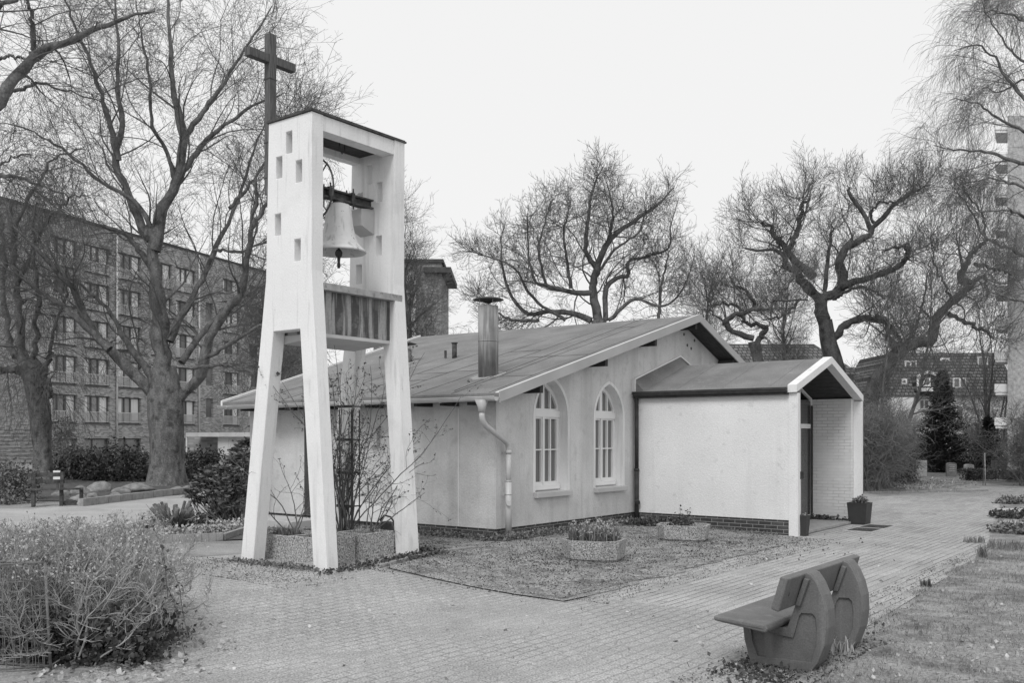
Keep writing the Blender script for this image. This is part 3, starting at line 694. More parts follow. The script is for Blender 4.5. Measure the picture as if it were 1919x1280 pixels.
mb = MB(); mb.box((.04, -4.188, 3.802), (.31, -2.66, 3.90), W); mb.build('coping', M['coping'], tower, bevel=.006)
mb = MB(); mb.tube([W(-.08, -3.55, 6.03), W(-.08, -3.55, 5.93), W(-.08, -3.50, 5.88), W(-.08, -3.45, 5.93), W(-.08, -3.45, 6.03)], .008, 6); mb.build('hook', M['iron'], tower)

# bell (hangs in the tower)
bc = W(-.15, -3.5)
bell = thing('bell', (bc.x, bc.y, 4.45), 'pale painted church bell hanging open-mouthed between the tower walls', 'bell')
prof = [(0.0, 5.17), (.10, 5.168), (.155, 5.15), (.178, 5.11), (.19, 5.0), (.205, 4.86), (.235, 4.72), (.28, 4.60), (.34, 4.53), (.395, 4.49), (.40, 4.465), (.385, 4.455), (.34, 4.48), (.27, 4.56), (.215, 4.70), (.185, 4.86), (.17, 5.05), (0, 5.10)]
mb = MB(); mb.lathe(bc, prof, 48); body = mb.build('bell_body', M['bell'], bell)
mb = MB(); mb.tube([bc+Vector((0, 0, 5.0)), bc+Vector((0, 0, 4.47))], .018, 8); mb.lathe(bc, [(0, 4.52), (.035, 4.5), (.055, 4.46), (.05, 4.42), (.025, 4.39), (0.02, 4.32), (.026, 4.28), (.02, 4.24), (0, 4.23)], 16); mb.build('clapper', M['iron'], bell)
mb = MB()
for dz, ww in ((5.33, .13), (5.215, .13)): mb.box((-.15-ww/2, -4.18, dz-.012), (-.15+ww/2, -2.86, dz+.012), W)
mb.box((-.16, -4.18, 5.21), (-.14, -2.86, 5.33), W)
for b in (-3.72, -3.28): mb.box((-.23, b-.03, 5.20), (-.07, b+.03, 5.36), W); mb.tube([W(-.22, b, 5.12), W(-.22, b, 5.42)], .012, 6); mb.tube([W(-.08, b, 5.12), W(-.08, b, 5.42)], .012, 6)
mb.tube([bc+Vector((0, 0, 5.15)), bc+Vector((0, 0, 5.25))], [.10, .07], 12)
mb.build('yoke', M['iron'], bell)
mb = MB(); k = 30; mb.tube([W(-.15+.46*math.cos(t), -4.02, 5.25+.46*math.sin(t)) for t in [2*math.pi*i/k for i in range(k+1)]], .014, 6, caps=False)
for i in range(4): t = math.pi*i/4; mb.bar(W(-.15+.46*math.cos(t), -4.02, 5.25+.46*math.sin(t)), W(-.15-.46*math.cos(t), -4.02, 5.25-.46*math.sin(t)), .02, .008)
mb.build('bell_wheel', M['iron'], bell)
mb = MB(); mb.loft([W(-.42, -3.08, 5.18), W(-.12, -3.08, 5.18), W(-.12, -2.815, 5.22), W(-.42, -2.815, 5.22)], [W(-.42, -3.08, 4.93), W(-.12, -3.08, 4.93), W(-.12, -2.815, 4.83), W(-.42, -2.815, 4.83)])
mbx = mb.build('motor_box', M['box'], tower, bevel=.006)
# cross behind the tower
cb = W(-.71, -4.27)
cross = thing('cross', (cb.x, cb.y, 5.25), 'tall weathered timber cross fixed behind the top of the bell tower', 'cross')
mb = MB(); mb.box((-.775, -4.335, 5.22), (-.655, -4.215, 7.50), W); mb.build('post', M['oldwood'], cross, bevel=.008)
mb = MB(); mb.box((-.77, -4.68, 7.08), (-.66, -4.336, 7.20), W); mb.box((-.77, -4.214, 7.08), (-.66, -3.86, 7.20), W); mb.build('crossbar', M['oldwood'], cross, bevel=.008)
for z in (5.45, 5.95, 6.85): mb = MB(); mb.box((-.779, -4.339, z), (-.651, -4.211, z+.015), W); mb.build('bracket', M['iron'], cross)

# ================================================================== BUILDINGS AROUND
FD = np.array([0.3366, 0.9416])/math.hypot(0.3366, 0.9416); FN = np.array([FD[1], -FD[0]])
def FW(s, z, d=0.0):
    p = np.array([-31.0, 66.0])+s*FD+d*FN; return Vector((p[0], p[1], z))
apt = thing('apartment_building', FW(0, 0), 'long brown brick apartment block with french windows and pale railings behind the leafless trees', 'building')
cols = [-1.2, 1.9, 5.2, 8.7, 11.6, 17.7, 21.4, 25.0]; WWD = 2.45
wins = []; zrow = [2.72, 5.42, 8.12, 10.82, 13.52]
hs = []
for s in cols:
    for z in zrow: hs.append([(s, z), (s+WWD, z), (s+WWD, z+2.0), (s, z+2.0)])
for s in cols: hs.append([(s, -.1), (s+WWD, -.1), (s+WWD, 1.65), (s, 1.65)])
for z in zrow[:4]: hs.append([(15.4, z+.7), (16.4, z+.7), (16.4, z+2.3), (15.4, z+2.3)])
mb = MB(); mb.plate([(-30, -1), (31, -1), (31, 17.0), (-30, 17.0)], hs, lambda x, y: FW(x, y), lambda x, y: FW(x, y, -.45))
mb.loft([FW(31, -1, -.451), FW(31, -1, -12), FW(31, 17, -12), FW(31, 17, -.451)], [FW(30.6, -1, -.451), FW(30.6, -1, -12), FW(30.6, 17, -12), FW(30.6, 17, -.451)])
for k in range(10): # ribbed ground floor courses
    z = .1+k*.24
    for s0, s1 in ((-12, -1.5), (1.35, 1.8), (4.5, 5.1), (7.75, 8.6)):
        if k < 8 or s0 < -5: mb.box((s0, .002, z), (s1, .05, z+.12), lambda a, b, c: FW(a, c, b))
mb.build('wall', M['brick_far'], apt)
mb = MB(); mb.box((-30, -12, 17.0), (31.1, .08, 17.18), lambda a, b, c: FW(a, c, b)); mb.build('roof', M['darkpanel'], apt)
FB = lambda a, b, c: FW(a, c, b)
def apt_window(kind):
    s, z = cols[0], zrow[0]
    mb = MB(); mb.plate([(s, z), (s+WWD, z), (s+WWD, z+2), (s, z+2)], [[(s+.08, z+.08), (s+.78, z+.08), (s+.78, z+1.92), (s+.08, z+1.92)], [(s+.90, z+.08), (s+1.45, z+.08), (s+1.45, z+1.92), (s+.90, z+1.92)], [(s+1.57, z+.08), (s+2.37, z+.08), (s+2.37, z+1.92), (s+1.57, z+1.92)]], lambda x, y: FW(x, y, -.2), lambda x, y: FW(x, y, -.28))
    mb.box((s+1.0, -.29, z+1.0), (s+1.4, -.285, z+1.1), FB)
    f = mb.build('window', M['frame_dark'], apt)
    mb = MB(); mb.box((s+.05, -.27, z+.05), (s+2.4, -.265, z+1.95), FB); mb.build('pane', M['room'], f)
    for k, (a, b, z0_, z1_) in enumerate(kind):
        mb = MB(); mb.box((s+a, -.262, z+z0_), (s+b, -.258, z+z1_), FB); mb.build('curtain', M['blind'], f)
    mb = MB()
    for z_ in (.12, .82): mb.box((s+.02, -.10, z+z_), (s+WWD-.02, -.06, z+z_+.05), FB)
    for i in range(19): mb.box((s+.04+i*.13, -.095, z+.12), (s+.08+i*.13, -.065, z+.82), FB)
    mb.build('railing', M['railing'], f)
    mb = MB(); mb.box((s-.05, -.25, z-.06), (s+WWD+.05, .06, z-.003), FB); mb.build('sill', M['frame_dark'], f)
    return f
kinds = [((.08, .78, .1, 1.92), (1.57, 2.37, .1, 1.92)), ((1.57, 2.37, .3, 1.92), (.08, .6, .1, 1.92)), ((.08, .78, .5, 1.92), (.92, 1.3, .1, 1.9), (1.6, 2.37, .9, 1.92)), ((.08, .5, .1, 1.92), (1.7, 2.37, .1, 1.92))]
protos = [apt_window(k) for k in kinds]
rk = random.Random(11); first = set()
for ci, s in enumerate(cols):
    for ri, z in enumerate(zrow):
        k = rk.randrange(4)
        d = FW(s, z)-FW(cols[0], zrow[0])
        if k not in first: first.add(k); protos[k].location = d; continue
        o = protos[k].copy(); COL.objects.link(o); o.location = d
        for ch in protos[k].children:
            c2 = ch.copy(); COL.objects.link(c2); c2.parent = o
for ci, s in enumerate(cols):      # ground floor and narrow windows
    mb = MB(); mb.plate([(s, -.1), (s+WWD, -.1), (s+WWD, 1.65), (s, 1.65)], [[(s+.1, 0), (s+.9, 0), (s+.9, 1.55), (s+.1, 1.55)], [(s+1.0, 0), (s+2.35, 0), (s+2.35, 1.55), (s+1.0, 1.55)]], lambda x, y: FW(x, y, -.2), lambda x, y: FW(x, y, -.28))
    f = mb.build('window', M['frame_dark'], apt); mb = MB(); mb.box((s+.05, -.27, -.05), (s+2.4, -.265, 1.6), FB); mb.build('pane', M['room'], f)
for z in zrow[:4]:
    mb = MB(); mb.box((15.4, -.28, z+.7), (16.4, -.22, z+2.3), FB); mb.build('window', M['room'], apt)
for s in (4.98, 14.4):
    mb = MB(); mb.tube([FW(s, 0, .1), FW(s, 16.9, .1)], .075, 8); mb.build('downpipe', M['railing'], apt)

bx = at(405, 865, 56); cano = thing('entrance_canopy', (bx.x, bx.y, 0), 'flat white concrete canopy and wall in front of the brick apartment block', 'canopy')
mb = MB(); p, q = at(348, 812, 57), at(470, 812, 53)
def BX(p, q, z0, z1, th=.3):
    p = Vector((p.x, p.y, 0)); q = Vector((q.x, q.y, 0)); d = (q-p).normalized(); n = Vector((-d.y, d.x, 0))
    return [p+Vector((0, 0, z0)), q+Vector((0, 0, z0)), q+n*th+Vector((0, 0, z0)), p+n*th+Vector((0, 0, z0))], [p+Vector((0, 0, z1)), q+Vector((0, 0, z1)), q+n*th+Vector((0, 0, z1)), p+n*th+Vector((0, 0, z1))]
A, B = BX(p, q, 1.78, 2.02, 4.0); mb.loft(A, B); mb.build('roof_slab', M['concrete'], cano)
mb = MB(); A, B = BX(at(408, 812, 55.5), at(462, 812, 53.9), -.1, 1.77); mb.loft(A, B); mb.build('wall', M['concrete'], cano)
mb = MB(); A, B = BX(at(352, 812, 58.5), at(408, 812, 57), -.1, 1.77); mb.loft(A, B); mb.build('back_wall', M['brick_tower'], cano)
mb = MB(); A, B = BX(at(348, 812, 57), at(351, 812, 57), -.1, 1.77, .1); mb.loft(A, B); mb.build('post', M['railing'], cano)

tb = at(785, 800, 88); block = thing('tower_block', (tb.x, tb.y, 0), 'square brick tower block with jutting flat roof, right of the bell tower', 'building')
mb = MB(); x0, x1 = at(700, 0, 88).x, at(827, 0, 88).x; z1 = at(0, 492, 88).z
mb.box((x0, 88, -1), (x1, 98, z1)); mb.build('wall', M['brick_tower'], block)
mb = MB(); mb.box((at(795, 0, 88).x, 87.2, at(0, 513, 88).z), (at(846, 0, 88).x, 97, at(0, 503, 88).z)); mb.box((x0-.3, 87.8, z1), (x1+.2, 98.2, z1+.3)); mb.build('roof', M['darkpanel'], block)
for k in range(5):
    mb = MB(); c = at(765, 522+k*34, 88); mb.box((c.x-.7, 87.9, c.z-.6), (c.x+.7, 88.05, c.z+.6)); mb.build('window', M['blind'], block)

# house on the right with mansard roof
H0 = 66.0
hx = at(1790, 818, H0); house = thing('mansard_house', (hx.x, hx.y, 0), 'pale house with tiled mansard roof and small gabled dormer behind the conifer', 'house')
X = lambda x, Y=H0: at(x, 0, Y).x
Z = lambda y, Y=H0: at(0, y, Y).z
mb = MB(); mb.box((X(1668), H0, -1), (X(1905), H0+10, Z(742))); mb.build('wall', M['housewall'], house)
mb = MB()
mb.loft([(X(1664), H0-.3, Z(742)), (X(1910), H0-.3, Z(742)), (X(1910), H0+10.3, Z(742)), (X(1664), H0+10.3, Z(742))], [(X(1690), H0+1.8, Z(657)), (X(1895), H0+1.8, Z(657)), (X(1895), H0+8, Z(657)), (X(1690), H0+8, Z(657))])
mb.build('roof', M['tile'], house)
def hwin(x0, y0, x1, y1, Y, n=2, parent=None, name='window'):
    mb = MB(); a0, a1, z0, z1 = X(x0, Y), X(x1, Y), Z(y1, Y), Z(y0, Y); e = .10
    hs = [[(a0+e+(a1-a0-e)*i/n, z0+e), (a0+(a1-a0-e)*(i+1)/n, z0+e), (a0+(a1-a0-e)*(i+1)/n, z1-e), (a0+e+(a1-a0-e)*i/n, z1-e)] for i in range(n)]
    mb.plate([(a0, z0), (a1, z0), (a1, z1), (a0, z1)], hs, lambda x, y: Vector((x, Y, y)), lambda x, y: Vector((x, Y+.1, y)))
    f = mb.build(name, M['trim'], parent or house)
    mb = MB(); mb.box((a0+.05, Y+.04, z0+.05), (a1-.05, Y+.06, z1-.05)); mb.build('pane', M['room'], f); return f
mb = MB(); mb.loft([(X(1712), H0-.7, Z(733)), (X(1748), H0-.7, Z(733)), (X(1748), H0-.7, Z(706)), (X(1730), H0-.7, Z(699)), (X(1712), H0-.7, Z(706))], [(X(1712), H0+2, Z(733)), (X(1748), H0+2, Z(733)), (X(1748), H0+2, Z(706)), (X(1730), H0+2, Z(699)), (X(1712), H0+2, Z(706))])
dm = mb.build('dormer', M['tile'], house); hwin(1719, 708, 1744, 724, H0-.8, 2, dm)
mb = MB(); mb.bar(Vector((X(1710), H0-.85, Z(707))), Vector((X(1730), H0-.85, Z(698))), .3, .14); mb.bar(Vector((X(1730), H0-.85, Z(698))), Vector((X(1750), H0-.85, Z(707))), .3, .14); mb.box((X(1710), H0-1.6, Z(735)), (X(1750), H0-.72, Z(729))); mb.build('barge_board', M['trim'], dm)
hwin(1696, 676, 1718, 694, H0+1.1); hwin(1762, 671, 1780, 679, H0+1.4, 1); hwin(1690, 710, 1700, 720, H0+.2, 1); hwin(1832, 668, 1852, 686, H0+1.2, 1)
hwin(1786, 708, 1812, 728, H0+.1); hwin(1722, 748, 1742, 768, H0-.12, 2); hwin(1690, 760, 1706, 782, H0-.12, 2); hwin(1780, 760, 1806, 790, H0-.12, 2)
mb = MB(); mb.box((X(1670, 62), 62, -1), (X(1712, 62), 66, Z(745, 62))); mb.build('side_wing', M['housewall'], house)

h2 = thing('tiled_roof_house', (at(1470, 818, 58).x, 58, 0), 'house with long dark tiled roof showing behind the chapel gable, below the gnarled tree', 'house')
mb = MB(); Y2 = 58; mb.box((X(1368, Y2), Y2, -1), (X(1600, Y2), Y2+9, Z(700, Y2))); mb.build('wall', M['brick_tower'], h2)
mb = MB(); mb.loft([(X(1350, Y2), Y2-.4, Z(702, Y2)), (X(1610, Y2), Y2-.4, Z(702, Y2)), (X(1610, Y2), Y2+9, Z(702, Y2)), (X(1350, Y2), Y2+9, Z(702, Y2))], [(X(1378, Y2), Y2+3.6, Z(634, Y2)), (X(1560, Y2), Y2+3.6, Z(634, Y2)), (X(1560, Y2), Y2+5, Z(634, Y2)), (X(1378, Y2), Y2+5, Z(634, Y2))]); mb.build('roof', M['tile'], h2)
h3 = thing('low_roof_house', (at(1640, 818, 72).x, 72, 0), 'low dark roofed building with small chimney behind the trees right of the porch', 'house')
Y3 = 72; mb = MB(); mb.box((X(1560, Y3), Y3, -1), (X(1680, Y3), Y3+8, Z(735, Y3))); mb.build('wall', M['brick_tower'], h3)
mb = MB(); mb.loft([(X(1556, Y3), Y3-.4, Z(735, Y3)), (X(1690, Y3), Y3-.4, Z(735, Y3)), (X(1690, Y3), Y3+8, Z(735, Y3)), (X(1556, Y3), Y3+8, Z(735, Y3))], [(X(1556, Y3), Y3+3, Z(694, Y3)), (X(1690, Y3), Y3+3, Z(694, Y3)), (X(1690, Y3), Y3+5, Z(694, Y3)), (X(1556, Y3), Y3+5, Z(694, Y3))]); rf = mb.build('roof', M['tile'], h3)
mb = MB(); mb.box((X(1622, Y3), Y3+3, Z(698, Y3)), (X(1638, Y3), Y3+4, Z(683, Y3))); mb.build('chimney', M['brick_tower'], rf)

# high-rise at the right edge
YR = 40.0; xr = X(1888, YR)
hr_ = thing('highrise', (xr+4, YR+6, 0), 'pebbledash high-rise with small white corner balconies at the right edge', 'building')
mb = MB(); _b=YR+14; _k=(xr/YR)*_b+.3; mb.loft([(xr, YR, -1), (xr+12, YR, -1), (_k+14, _b, -1), (_k, _b, -1)], [(xr, YR, Z(216, YR)), (xr+12, YR, Z(216, YR)), (_k+14, _b, Z(216, YR)), (_k, _b, Z(216, YR))])
for k in range(9): z = Z(880, YR)+k*1.35*2; mb.box((xr-.01, YR-.01, z), (xr+12.01, YR+.0, z+.02))
mb.build('wall', M['pebbledash'], hr_)
for k in range(9):
    z = Z(617, YR)+(k-3)*1.385; 
for k, y in enumerate((803, 740, 678, 617, 555, 493, 431, 368, 306, 246)):
    z = Z(y, YR); mb = MB()
    sh = lambda a, b, c_: Vector((a+(xr/YR+.02)*(b-YR)+.012, b, c_))
    mb.box((xr-.52, YR+.15, z), (xr-.002, YR+1.6, z+.12), sh); mb.box((xr-.56, YR+.11, z+.12), (xr-.002, YR+.17, z+.46), sh); mb.box((xr-.56, YR+.17, z+.12), (xr-.51, YR+1.6, z+.46), sh)
    mb.build('balcony', M['trim'], hr_)

# ================================================================== TREES
def spawn_levels(rng, tw, P, Rr, levels):
    for lv in levels:
        k = lv.pop('k', 3); dens = lv.pop('m'); add = lv.pop('add', True)
        P, Rr = spawn(rng, P, Rr, dens, **lv)
        if add: tw.add(P, Rr, k)
    return P, Rr
def tree(name, label, seed, base, trunk, limbs, levels, Y, mt='bark', mc='twig', group=None, flare=1.5, tk=16, lump=0.0, cat='tree', env=None):
    """trunk: list of (px, py, r) ; limbs: list of (pixels, r0, r1, dY)"""
    rng = np.random.default_rng(seed)
    t = thing(name, base, label, cat, group)
    P = np.array([at(x, y, Y) for x, y, r in trunk]); P[0] = (P[0][0], Y, -.15)
    n = 18; Pn = spline(P, n); rr = np.interp(np.linspace(0, 1, n), np.linspace(0, 1, len(trunk)), [r for _, _, r in trunk])
    rr[0] *= flare; rr[1] *= 1+(flare-1)*.45; rr[2] *= 1+(flare-1)*.15
    tr = Twigs(); V, Q = tubes(Pn[None], rr[None], tk*2)
    if lump:
        c = Pn.repeat(tk*2, axis=0); d = V-c; th = np.arctan2(d[:, 1], d[:, 0]); h = V[:, 2]
        f = 1+lump*(.5*np.sin(3*th+1.2*h+seed)+.35*np.sin(5*th-1.1*h)+.35*np.sin(2*th+2.6*h))+.3*lump*rng.normal(size=len(V))*.5
        V = c+d*f[:, None]
    tr.raw(V, Q)
    LP, LR = [], []
    for lm in limbs:
        px, r0, r1, dY = lm[:4]; Y0 = lm[4] if len(lm) > 4 else Y
        p, r = limb(rng, px, Y0, r0*.74, r1*.55, 24, dY, jit=.022+.35*max(0, lump-.05)*.8); r = r*(1+np.clip(rng.normal(size=24), -1.5, 1.5)*(.05+lump*.5)); LP.append(p); LR.append(r); 
    LP = np.array(LP); LR = np.array(LR)
    mb_ = Twigs(); mb_.add(LP, LR, 10)
    tr.raw(*[(a) for a in (np.vstack(mb_.V), np.vstack(mb_.Q))])
    tr.build('trunk', M[mt], t)
    tw = Twigs(); lv = [dict(l, env=env if i_ == 0 else None) for i_, l in enumerate(levels)]
    spawn_levels(rng, tw, LP, LR, lv)
    tw.build('crown', M[mc], t)
    return t
UP = (0, 0, .07); DN = (0, 0, -.06)
# the great beech
beech_limbs = [
 ([(300, 748), (268, 716), (205, 655), (168, 611), (150, 570), (128, 533), (98, 501), (60, 460), (23, 423)], .30, .05, -3),
 ([(205, 655), (168, 618), (120, 575), (78, 548), (30, 515), (-20, 485)], .18, .04, -1, 34),
 ([(315, 745), (289, 712), (254, 662), (230, 630), (207, 587), (168, 550), (130, 520)], .24, .05, 2),
 ([(310, 760), (305, 690), (300, 600), (292, 520), (285, 450), (280, 420)], .55, .22, 0),
 ([(283, 450), (262, 420), (240, 360), (225, 330), (215, 290), (228, 240), (222, 180), (220, 131), (221, 60), (214, -20)], .24, .06, 1),
 ([(222, 300), (205, 230), (185, 160), (170, 120), (140, 50), (120, -10)], .15, .05, -2),
 ([(290, 470), (300, 400), (328, 345), (343, 262), (330, 200), (322, 130), (318, 60), (314, -20)], .30, .07, 0),
 ([(340, 262), (375, 215), (410, 170), (440, 120), (480, 60), (510, 10)], .15, .04, 2),
 ([(328, 345), (365, 290), (400, 250), (450, 215), (500, 185), (540, 175)], .17, .03, 1),
 ([(332, 748), (375, 705), (391, 640), (430, 575), (453, 548), (465, 480), (470, 435), (478, 380), (480, 330)], .30, .08, -2),
 ([(470, 430), (500, 380), (520, 310), (540, 250), (565, 215)], .12, .03, -2, 33),
 ([(340, 680), (375, 632), (422, 578), (470, 550), (520, 520)], .18, .05, 3),
 ([(385, 670), (440, 640), (490, 610), (540, 600), (580, 570)], .12, .03, -2, 34),
 ([(365, 690), (420, 685), (480, 700), (520, 690)], .11, .03, -3, 34),
 ([(318, 640), (340, 590), (367, 545), (400, 470), (440, 390), (470, 300), (500, 220)], .2, .05, 3),
 ([(292, 520), (262, 470), (235, 440), (180, 420), (120, 400), (60, 350)], .16, .03, 2),
 ([(285, 430), (255, 380), (190, 340), (130, 290), (70, 250), (10, 230)], .14, .03, -2),
 ([(330, 340), (310, 280), (285, 230), (280, 150), (265, 70), (255, 0)], .12, .03, -3),
 ([(400, 470), (450, 470), (500, 450), (545, 420)], .09, .03, 0),
 ([(430, 390), (480, 330), (530, 260), (570, 230)], .10, .03, 2),
]
def lv(*a, dn=1.0):
    out = []
    for i, (m, t0, t1, lo, hi, a0, a1, K, wd, tz, rr, re, k) in enumerate(a):
        out.append(dict(m=int(round(m*dn*(1.35, 1.15, .95, .6)[i])), t0=t0, t1=t1, L0=(lo*(1.1, 1.15, 1.1, 1)[i], hi*(1.2, 1.25, 1.15, 1)[i]), taper_len=(.42, .4, .4, .4)[i], ang=(a0, a1), K=K, wander=wd*(.8, .65, .55, .5)[i], trop=(0, 0, tz), rr=rr*.6, rend=re*(.5, .58, .62, .7)[i], k=k, rmax=(.045, .018, .009, .006)[i]*(re/(.018, .010, .007, .005)[i])**.5))
    return out
tree('beech_tree', 'huge leafless beech, thick trunk dividing into many spreading limbs, before the brick apartment block', 5, gp(315, 910), [(312, 912, .62), (312, 850, .60), (311, 790, .62), (310, 740, .60), (306, 690, .48)], beech_limbs,
     lv((10, .18, 1, 2.0, 4.3, .35, .95, 9, .16, .03, .55, .018, 5), (9, .1, 1, 1.0, 2.4, .4, 1.0, 6, .18, .02, .5, .010, 3), (8, .1, 1, .45, 1.1, .4, 1.1, 4, .2, 0, .6, .007, 3), (4, .2, 1, .2, .5, .4, 1.0, 3, .2, 0, .8, .005, 3), dn=.8), 35.0, lump=.07, flare=1.35, env=(np.array(at(262, 420, 35)), np.array([7.6, 7.5, 13.0])))
# weeping tree at the left
tree('weeping_tree', 'mottled old weeping tree with swollen graft knot and hanging twigs left of the great beech', 8, gp(75, 905), [(80, 905, .33), (80, 850, .33), (76, 780, .34), (70, 740, .38), (62, 700, .46), (50, 680, .34)],
     [([(62, 705), (45, 670), (40, 600), (30, 540), (25, 470), (20, 380)], .28, .12, 0), ([(50, 690), (20, 650), (8, 560), (5, 450), (0, 380)], .22, .1, 1), ([(72, 720), (82, 690), (95, 660), (100, 620), (120, 560), (125, 500)], .14, .05, -1),
      ([(60, 700), (20, 692), (-20, 688), (-60, 650)], .22, .1, -1), ([(30, 540), (60, 470), (90, 410), (130, 370), (170, 370)], .12, .04, -2), ([(22, 470), (40, 400), (80, 330), (110, 290), (160, 280)], .12, .04, 1), ([(60, 690), (70, 600), (66, 520), (60, 440), (70, 380)], .16, .07, -2), ([(0, 420), (-20, 350), (10, 300), (60, 290)], .1, .04, -2), ([(62, 710), (90, 720), (92, 745)], .16, .12, -.5)],
     lv((8, .2, 1, 1.4, 2.4, .5, 1.2, 8, .18, -.10, .5, .016, 4), (7, .1, 1, 1.0, 2.0, .4, 1.2, 8, .10, -.22, .5, .009, 3), (5, .1, 1, .5, 1.5, .3, .9, 5, .10, -.2, .6, .006, 3)), 36.0, lump=.16)
# tree outside the left edge whose mottled limb reaches in
tree('tall_tree', 'tree rooted outside the left edge, its speckled limb reaching in across the upper left corner', 12, (at(-260, 818, 22).x, 22, 0), [(-262, 950, .42), (-258, 700, .4), (-250, 500, .36), (-180, 330, .3)],
     [([(-200, 360), (-110, 280), (-20, 210), (23, 150), (60, 110), (90, 92), (125, 78), (180, 55), (240, 28), (290, 20)], .26, .04, 1), ([(62, 112), (63, 80), (60, 40), (52, 0), (40, -40)], .11, .04, -1, 23), ([(0, 180), (40, 165), (70, 155), (110, 165), (190, 190)], .08, .02, 1, 23), ([(-180, 330), (-100, 330), (0, 327), (60, 340), (130, 370)], .12, .02, 2), ([(-180, 330), (-140, 150), (-60, 60), (0, 10), (60, -20)], .2, .05, -1), ([(-10, 110), (30, 105), (60, 115)], .06, .03, 0, 23)],
     lv((8, .35, 1, 1.0, 2.4, .5, 1.2, 8, .2, .02, .5, .010, 4), (7, .1, 1, .5, 1.3, .4, 1.2, 6, .2, 0, .55, .006, 3), (6, .2, 1, .2, .6, .4, 1.0, 4, .2, 0, .7, .004, 3)), 22.0, lump=.05)
# round-crowned tree behind the chapel ridge
mid_limbs = [([(1122, 604), (1112, 552), (1116, 512), (1139, 453), (1188, 414), (1237, 378), (1262, 352)], .34, .05, 0), ([(1119, 502), (1099, 470), (1103, 404), (1112, 350), (1130, 312)], .2, .04, -2), ([(1139, 453), (1149, 397), (1137, 340)], .13, .04, 1),
 ([(1112, 548), (1073, 548), (1024, 535), (1001, 525), (990, 470), (988, 400)], .2, .04, -2), ([(1070, 540), (1063, 496), (1057, 437), (1070, 375)], .14, .04, -2, 47), ([(1108, 601), (1073, 588), (1034, 584), (991, 588), (958, 555), (942, 502), (939, 453), (947, 415)], .22, .04, 2),
 ([(1135, 601), (1135, 542), (1155, 522), (1178, 515), (1178, 489), (1221, 479), (1254, 463), (1258, 424), (1272, 370)], .2, .03, 2), ([(1234, 600), (1240, 535), (1254, 470)], .13, .05, 1), ([(1140, 600), (1190, 560), (1240, 575), (1280, 540), (1300, 480)], .14, .03, -2),
 ([(1060, 600), (1000, 560), (960, 500), (910, 480), (880, 470)], .12, .03, 0), ([(1010, 600), (960, 600), (920, 575), (890, 540)], .12, .03, 2), ([(1115, 520), (1150, 470), (1200, 430), (1210, 360)], .12, .03, -1), ([(1024, 535), (1010, 470), (1020, 420), (1035, 370)], .11, .03, 1)]
tree('round_crown_tree', 'broad leafless tree with dense rounded crown rising behind the chapel roof', 21, (at(1125, 818, 48).x, 48, 0), [(1128, 900, .5), (1128, 760, .46), (1126, 660, .42), (1122, 600, .38)], mid_limbs,
     lv((11, .05, 1, 1.3, 3.4, .4, 1.2, 8, .2, .06, .5, .020, 4), (8, .1, 1, .7, 1.6, .5, 1.2, 6, .24, .07, .5, .013, 3), (7, .1, 1, .35, .9, .5, 1.1, 4, .2, .08, .6, .009, 3), (2, .3, 1, .2, .4, .4, .9, 3, .2, .1, .8, .008, 3), dn=.92), 48.0, env=(np.array(at(1094, 640, 48)), np.array([5.6, 6.0, 7.9])))
# gnarled oak at the right
oak = [([(1547, 615), (1536, 570), (1525, 547), (1502, 525), (1495, 506), (1472, 499), (1465, 476), (1450, 469), (1396, 465)], .36, .07, -2), ([(1525, 520), (1487, 484), (1465, 454), (1450, 442), (1442, 425), (1427, 418)], .24, .09, 0, 40), ([(1472, 472), (1487, 450), (1502, 401), (1502, 382), (1517, 373)], .17, .08, 0, 40),
 ([(1545, 600), (1540, 559), (1577, 540), (1576, 480), (1600, 457), (1630, 439), (1630, 424), (1596, 371), (1592, 352)], .36, .1, 1), ([(1632, 428), (1679, 382), (1701, 367), (1742, 345)], .16, .06, 0, 42), ([(1577, 538), (1637, 517), (1686, 499), (1701, 472), (1690, 461), (1660, 469)], .22, .07, -3), ([(1547, 606), (1545, 560), (1551, 495), (1555, 450), (1559, 424)], .17, .07, 2),
 ([(1555, 640), (1590, 605), (1630, 596), (1660, 605), (1679, 625), (1690, 645)], .25, .14, 0), ([(1640, 420), (1632, 400), (1650, 378), (1679, 380)], .1, .06, 0, 42), ([(1560, 560), (1600, 540), (1640, 545), (1655, 560)], .12, .05, -2), ([(1500, 560), (1470, 590), (1430, 600)], .08, .04, -2)]
tree('oak_tree', 'gnarled old oak with crooked dark limbs and stubby tips behind the entrance porch', 33, (at(1575, 818, 41).x, 41, 0), [(1590, 905, .48), (1580, 800, .42), (1568, 700, .37), (1552, 640, .33), (1546, 600, .28)], oak,
     lv((10, .22, 1, 1.0, 2.6, .4, 1.2, 8, .22, .10, .4, .016, 4), (8, .1, 1, .6, 1.5, .4, 1.0, 6, .2, .12, .5, .011, 3), (6, .1, 1, .3, .8, .4, 1.0, 4, .2, .1, .6, .008, 3), (2, .3, 1, .2, .35, .4, .9, 3, .2, .1, .8, .007, 3)), 41.0, mt='bark_dark', lump=.10)
